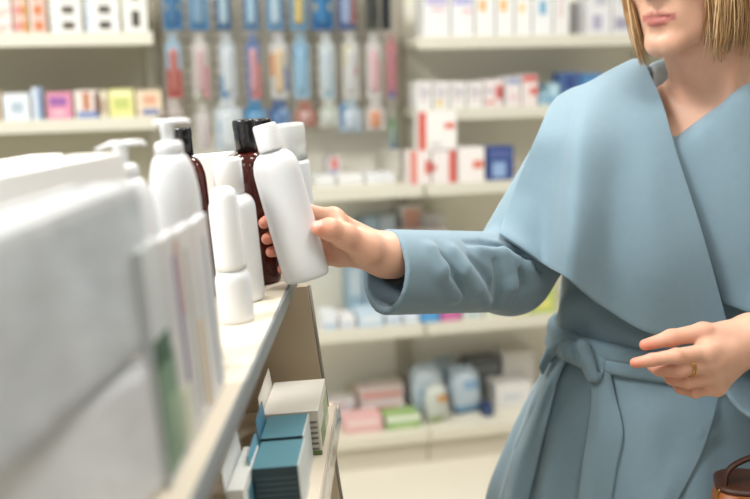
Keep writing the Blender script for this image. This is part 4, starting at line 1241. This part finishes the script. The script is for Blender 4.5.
# shawl lapels
def Wg(rows): return [[W(*p) for p in r] for r in rows]
cols = [  # from outer edge to inner edge, each from the shoulder down
    [(566, 112, 1.62), (551, 105, 1.548), (538, 132, 1.480), (524, 165, 1.462), (510, 200, 1.452), (496, 238, 1.440)],
    [(590, 100, 1.63), (572, 91, 1.55), (564, 132, 1.450), (554, 180, 1.424), (546, 225, 1.408), (538, 262, 1.398)],
    [(604, 88, 1.635), (593, 80, 1.55), (582, 130, 1.422), (576, 190, 1.362), (572, 240, 1.330), (568, 279, 1.322)],
    [(622, 78, 1.64), (613, 70, 1.55), (618, 130, 1.432), (615, 190, 1.382), (610, 250, 1.358), (606, 309, 1.352)],
    [(638, 70, 1.645), (632, 61, 1.56), (645, 112, 1.452), (652, 180, 1.384), (656, 260, 1.352), (658, 335, 1.362)],
    [(648, 68, 1.64), (643, 59, 1.565), (661, 98, 1.472), (676, 150, 1.416), (703, 235, 1.372), (728, 326, 1.372)]]
rows = [[cols[j][i] for j in range(6)] for i in range(6)]
cc(sheet('lapel', Wg(rows), 60, 60, .0045, WOOL, None, lambda u, v: Vector((0, .004*math.sin(u*9+v*3)*v, 0)), clear=lambda P: np.minimum(fR(P), coat_field(P))))
rows = [[(690, 125, 1.50), (728, 98, 1.51), (765, 76, 1.53), (840, 82, 1.60), (880, 125, 1.66)],
        [(672, 146, 1.440), (711, 117, 1.440), (752, 93, 1.455), (840, 112, 1.515), (895, 165, 1.60)],
        [(674, 190, 1.418), (715, 170, 1.405), (765, 160, 1.410), (840, 175, 1.475), (905, 215, 1.56)],
        [(690, 250, 1.402), (725, 240, 1.382), (775, 240, 1.382), (845, 244, 1.43), (915, 262, 1.51)],
        [(712, 300, 1.402), (735, 308, 1.378), (780, 322, 1.375), (850, 312, 1.41), (922, 296, 1.47)]]
cc(sheet('lapel', Wg(rows), 50, 50, .0045, WOOL, None, clear=fL))
# collar standing behind the neck
ctr = neck_base+Vector((0, .01, 0))
rows = []
for k, (dz, rr) in enumerate(((-.02, .096), (.03, .090), (.085, .086), (.102, .090))):
    row = []
    for a in np.linspace(-1.75, 1.75, 9):
        dirv = -tf*math.cos(a)+tl*math.sin(a)
        row.append(ctr+dirv*(rr+.006*abs(math.sin(a)))+Vector((0, 0, dz-.020*abs(a)/1.75)))
    rows.append(row)
cc(sheet('collar', rows, 40, 14, .005, WOOL, None))
# white edge of a top inside the collar
# overlapping front panel edge
def lay(ptsrows, off): return [on_coat(coat_field, r, off) for r in ptsrows]
rows = lay([[(612, 372), (650, 380), (690, 388), (721, 393)], [(612, 410), (648, 415), (684, 420), (713, 424)],
            [(610, 450), (644, 455), (674, 458), (700, 460)], [(606, 505), (632, 508), (656, 510), (673, 511)]], .006)
cc(sheet('front_panel', rows, 30, 30, .006, WOOL, None))
# belt
def band(name, top, bot, off, n=50, thick=.004):
    mid = [((a[0]+b[0])/2, (a[1]+b[1])/2) for a, b in zip(top, bot)]
    rows = [on_coat(coat_field, top, off), on_coat(coat_field, mid, off+.006), on_coat(coat_field, bot, off)]
    return cc(sheet(name, rows, n, 10, thick, WOOL, None))
def belt_ring():
    """belt goes right round the waist"""
    rows = []
    zc = W(640, 364, 1.41).z
    rows = []
    for dz, o in ((.019, .004), (.016, .011), (.004, .012), (.0, .007), (-.004, .012), (-.015, .012), (-.019, .004)):
        row = []
        for a in np.linspace(0, 2*PI, 41):
            z = zc+dz+.012*math.cos(a)*-1
            i = np.interp(z, zz_, np.arange(len(zz_))); i = int(i)
            e = 2/2.25
            c, s_ = math.cos(a), math.sin(a)
            u = (TAA[i]+o)*abs(c)**e*(1 if c > 0 else -1); v = (TBB[i]+o)*abs(s_)**e*(1 if s_ > 0 else -1)
            row.append(Vector((TCX[i], TCY[i], z))+tl*u+tf*v)
        rows.append(row)
    return rows
cc(sheet('belt', belt_ring(), 120, 36, .004, WOOL, None))
# knot
kc = on_coat(coat_field, [(586, 357)], .016)[0]
def knotf(P):
    d = cone(P, kc+Vector((-.026, 0, .010)), kc+Vector((.018, -.004, -.008)), .015, .0185)
    d = smin(d, cone(P, kc+Vector((-.008, -.012, .018)), kc+Vector((.010, -.015, -.020)), .012, .014), .004)
    d = smin(d, cone(P, kc+Vector((.014, .0, .006)), kc+Vector((.032, .006, .004)), .012, .008), .006)
    d = smax(d, -cone(P, kc+Vector((-.018, -.014, .016)), kc+Vector((-.006, -.022, -.02)), .003, .003), .005)
    d = smax(d, -cone(P, kc+Vector((.012, -.018, .014)), kc+Vector((.014, -.022, -.014)), .003, .003), .005)
    return d
me = mesh_np('belt_knot', [nets(knotf, np.array(kc)-.06, np.array(kc)+.06, .0022)])
cc(link('belt_knot', me, WOOL, None, True))
def tail(name, rows, off):
    g = [[p-Vector((0, o, 0)) for p, o in zip(on_coat(coat_field, r, off), (0, .006, .005, 0))] for r in rows]
    cc(sheet(name, g, 14, 40, .004, WOOL, None))
tail('belt_tail', [[(589, 362), (595, 363), (602, 364), (609, 365)], [(591, 392), (600, 394), (608, 395), (616, 396)], [(588, 425), (599, 428), (611, 430), (623, 432)],
                   [(582, 465), (594, 466), (606, 467), (617, 468)], [(577, 505), (588, 506), (599, 507), (610, 508)]], .013)
tail('belt_tail', [[(548, 352), (555, 354), (562, 354), (570, 352)], [(538, 378), (545, 382), (552, 384), (558, 380)], [(523, 420), (531, 423), (539, 425), (546, 424)],
                   [(509, 465), (517, 467), (527, 468), (536, 468)], [(498, 505), (506, 506), (516, 507), (526, 507)]], .014)
# loop of the bow, left of the knot
lp = on_coat(coat_field, [(578, 348), (562, 343), (548, 350), (539, 366)], .012)
rows = [[p+Vector((0, 0, .012*(1-.2*i))) for i, p in enumerate(lp)], [p+Vector((0, -.007, 0)) for p in lp], [p+Vector((.006, 0, -.014)) for p in lp]]
cc(sheet('belt_loop', rows, 24, 10, .004, WOOL, None))

# ring and wrist band
f2 = LH['fingers'][1]; rc = f2[0].lerp(f2[1], .74); dv = (f2[1]-f2[0]).normalized()
bm = bmesh.new()
u = dv.cross(Vector((0, 0, 1))).normalized(); v = dv.cross(u)
tube_into(bm, [rc+(u*math.cos(a)+v*math.sin(a))*.0112 for a in np.linspace(0, 2*PI, 33)], .0011, 8)
tube_into(bm, [rc-dv*.0035+(u*math.cos(a)+v*math.sin(a))*.0112 for a in np.linspace(0, 2*PI, 33)], .0009, 8)
pchild(from_bm('ring', bm, mat('gold', (214, 178, 110), .25, 1.0)))
bm = bmesh.new(); wc = RH['wrist'].lerp(R_el, .06)+Vector((0, 0, -.001)); dv = (R_el-RH['wrist']).normalized()
u = dv.cross(Vector((0, 0, 1))).normalized(); v = dv.cross(u)
tube_into(bm, [wc+(u*math.cos(a)+v*math.sin(a))*.0292 for a in np.linspace(0, 2*PI, 41)], .0045, 8)
pchild(from_bm('wristband', bm, mat('black_band', (22, 22, 24), .5)))
# shoes
for sgn in (-1, 1):
    hip = Vector((TCX[0], TCY[0], .95)); h = hip+tl*(.085*sgn); a = Vector((h.x, h.y+.01, .0))
    def shoe(P, a=a):
        d = smin(cone(P, a+Vector((0, .015, .045)), a+tf*.15+Vector((0, 0, .03)), .036, .03), cone(P, a+Vector((0, .015, .05)), a+Vector((0, .015, .12)), .040, .042), .02)
        d = smax(d, .004-P[:, 2], .003)
        return smax(d, P[:, 2]-.11, .003)
    me = mesh_np('shoe', [nets(shoe, np.array(a)-np.array((.22, .22, .01)), np.array(a)+np.array((.22, .12, .15)), .006)])
    pchild(link('shoe', me, mat('black_leather', (30, 28, 28), .4), None, True))

# ================================================================== handbag at the hip
LEA = mat('tan_leather', (150, 84, 36), .42, var=.15, vscale=40, bump=.25, bscale=220, bdist=.001)
LEAD = mat('dark_tan_leather', (66, 34, 18), .45, var=.12, vscale=40)
bp = W(770, 548, 1.27)
bag = empty('handbag', bp, (0, 0, math.radians(-12))); tag(bag, "tan leather handbag hanging at the woman's hip, lower right corner", 'bag')
bm = bmesh.new()
prof = []
bx, by, bz = .078, .045, .145
lathe_into(bm, [(.85, -.10), (.98, -.09), (1, -.02), (.96, .06), (.9, .083)], 40, bx, by, 0, 0, 0, 4)
from_bm('bag_body', bm, LEA, bag)
bm = bmesh.new()
lathe_into(bm, [(.9, .079), (.93, .083), (.93, .087), (.87, .090), (.7, .0915)], 40, bx, by, 0, .004, 0, 4)
from_bm('top_rim', bm, LEAD, bag)
bm = bmesh.new()
fl = [(-bx*.62, -by-.002, .088), (bx*.9, -by-.002, .088), (bx*.88, -by-.006, .0), (bx*.2, -by-.006, -.025), (-bx*.5, -by-.006, .0)]
v0 = [bm.verts.new(p) for p in fl]; v1 = [bm.verts.new((p[0], p[1]-.004, p[2])) for p in fl]
bm.faces.new(v0); bm.faces.new(v1[::-1])
for i in range(5): bm.faces.new((v0[i], v0[(i+1) % 5], v1[(i+1) % 5], v1[i]))
from_bm('flap', bm, LEA, bag)
bm = bmesh.new()
st = catmull([(-bx*.8, -.02, .075), (-bx*.7, -.01, .11), (-bx*.1, .0, .128), (bx*.7, 0, .118), (bx*1.3, .02, .2), (bx*1.6, .04, .33)], 30)
tube_into(bm, st, .008, 8, flat=.5)
from_bm('strap', bm, LEAD, bag)
bm = bmesh.new()
tube_into(bm, [(-bx*.8+.009*math.cos(a), -.024, .078+.009*math.sin(a)) for a in np.linspace(0, 2*PI, 21)], .0016, 6)
from_bm('strap_ring', bm, mat('brass', (190, 150, 80), .3, 1.0), bag)

# ================================================================== light
LAMP = mat('lamp_diffuser', (255, 252, 246), .5, emit=2.5)
spots = [(-1.2, .6), (.6, .6), (2.4, .6), (-1.2, 2.3), (.6, 2.3), (2.4, 2.3), (-1.2, -1.2), (.6, -1.2)]
names = {}
for i, (x, y) in enumerate(spots):
    r = empty('ceiling_light', (x, y, 2.9995)); tag(r, 'square white ceiling light panel, out of frame above the shop', 'lamp', 'ceiling light panels')
    bm = bmesh.new()
    for b in ((-.32, -.3, -.32, .32), (.3, .32, -.32, .32), (-.3, .3, -.32, -.3), (-.3, .3, .3, .32)): box_into(bm, *b, -.02, 0)
    from_bm('frame', bm, mat('lamp_frame', (230, 230, 230), .5), r)
    bm = bmesh.new(); box_into(bm, -.299, .299, -.299, .299, -.012, -.002); from_bm('diffuser', bm, LAMP, r)
    ld = bpy.data.lights.new('panel_light', 'AREA'); ld.shape = 'SQUARE'; ld.size = .58
    ld.energy = {0: 50, 1: 16, 2: 4, 3: 30, 4: 32, 5: 20, 6: 6, 7: 2}[i]
    ld.color = (1, .985, .97)
    lo_ = bpy.data.objects.new('panel_light', ld); COL.objects.link(lo_); lo_.location = (x, y, 2.975)
w_ = bpy.data.worlds.new('daylight'); SC.world = w_; w_.use_nodes = True
bg = w_.node_tree.nodes['Background']; bg.inputs[0].default_value = (.88, .95, 1.0, 1); bg.inputs[1].default_value = 1.05

# ================================================================== camera
cd = bpy.data.cameras.new('camera'); cam = bpy.data.objects.new('camera', cd); COL.objects.link(cam)
cam.matrix_world = Matrix(((rt.x, up.x, -fw.x, CAMP.x), (rt.y, up.y, -fw.y, CAMP.y), (rt.z, up.z, -fw.z, CAMP.z), (0, 0, 0, 1)))
cd.sensor_width = 36; cd.lens = FPX*36/750; cd.clip_start = .02
cd.dof.use_dof = True; cd.dof.focus_distance = 1.30; cd.dof.aperture_fstop = 3.0
SC.camera = cam
SC.view_settings.view_transform = 'Standard'
try: SC.view_settings.look = 'None'
except Exception: pass
SC.view_settings.gamma = 1; SC.view_settings.use_curve_mapping = False
SC.view_settings.exposure = 0.1
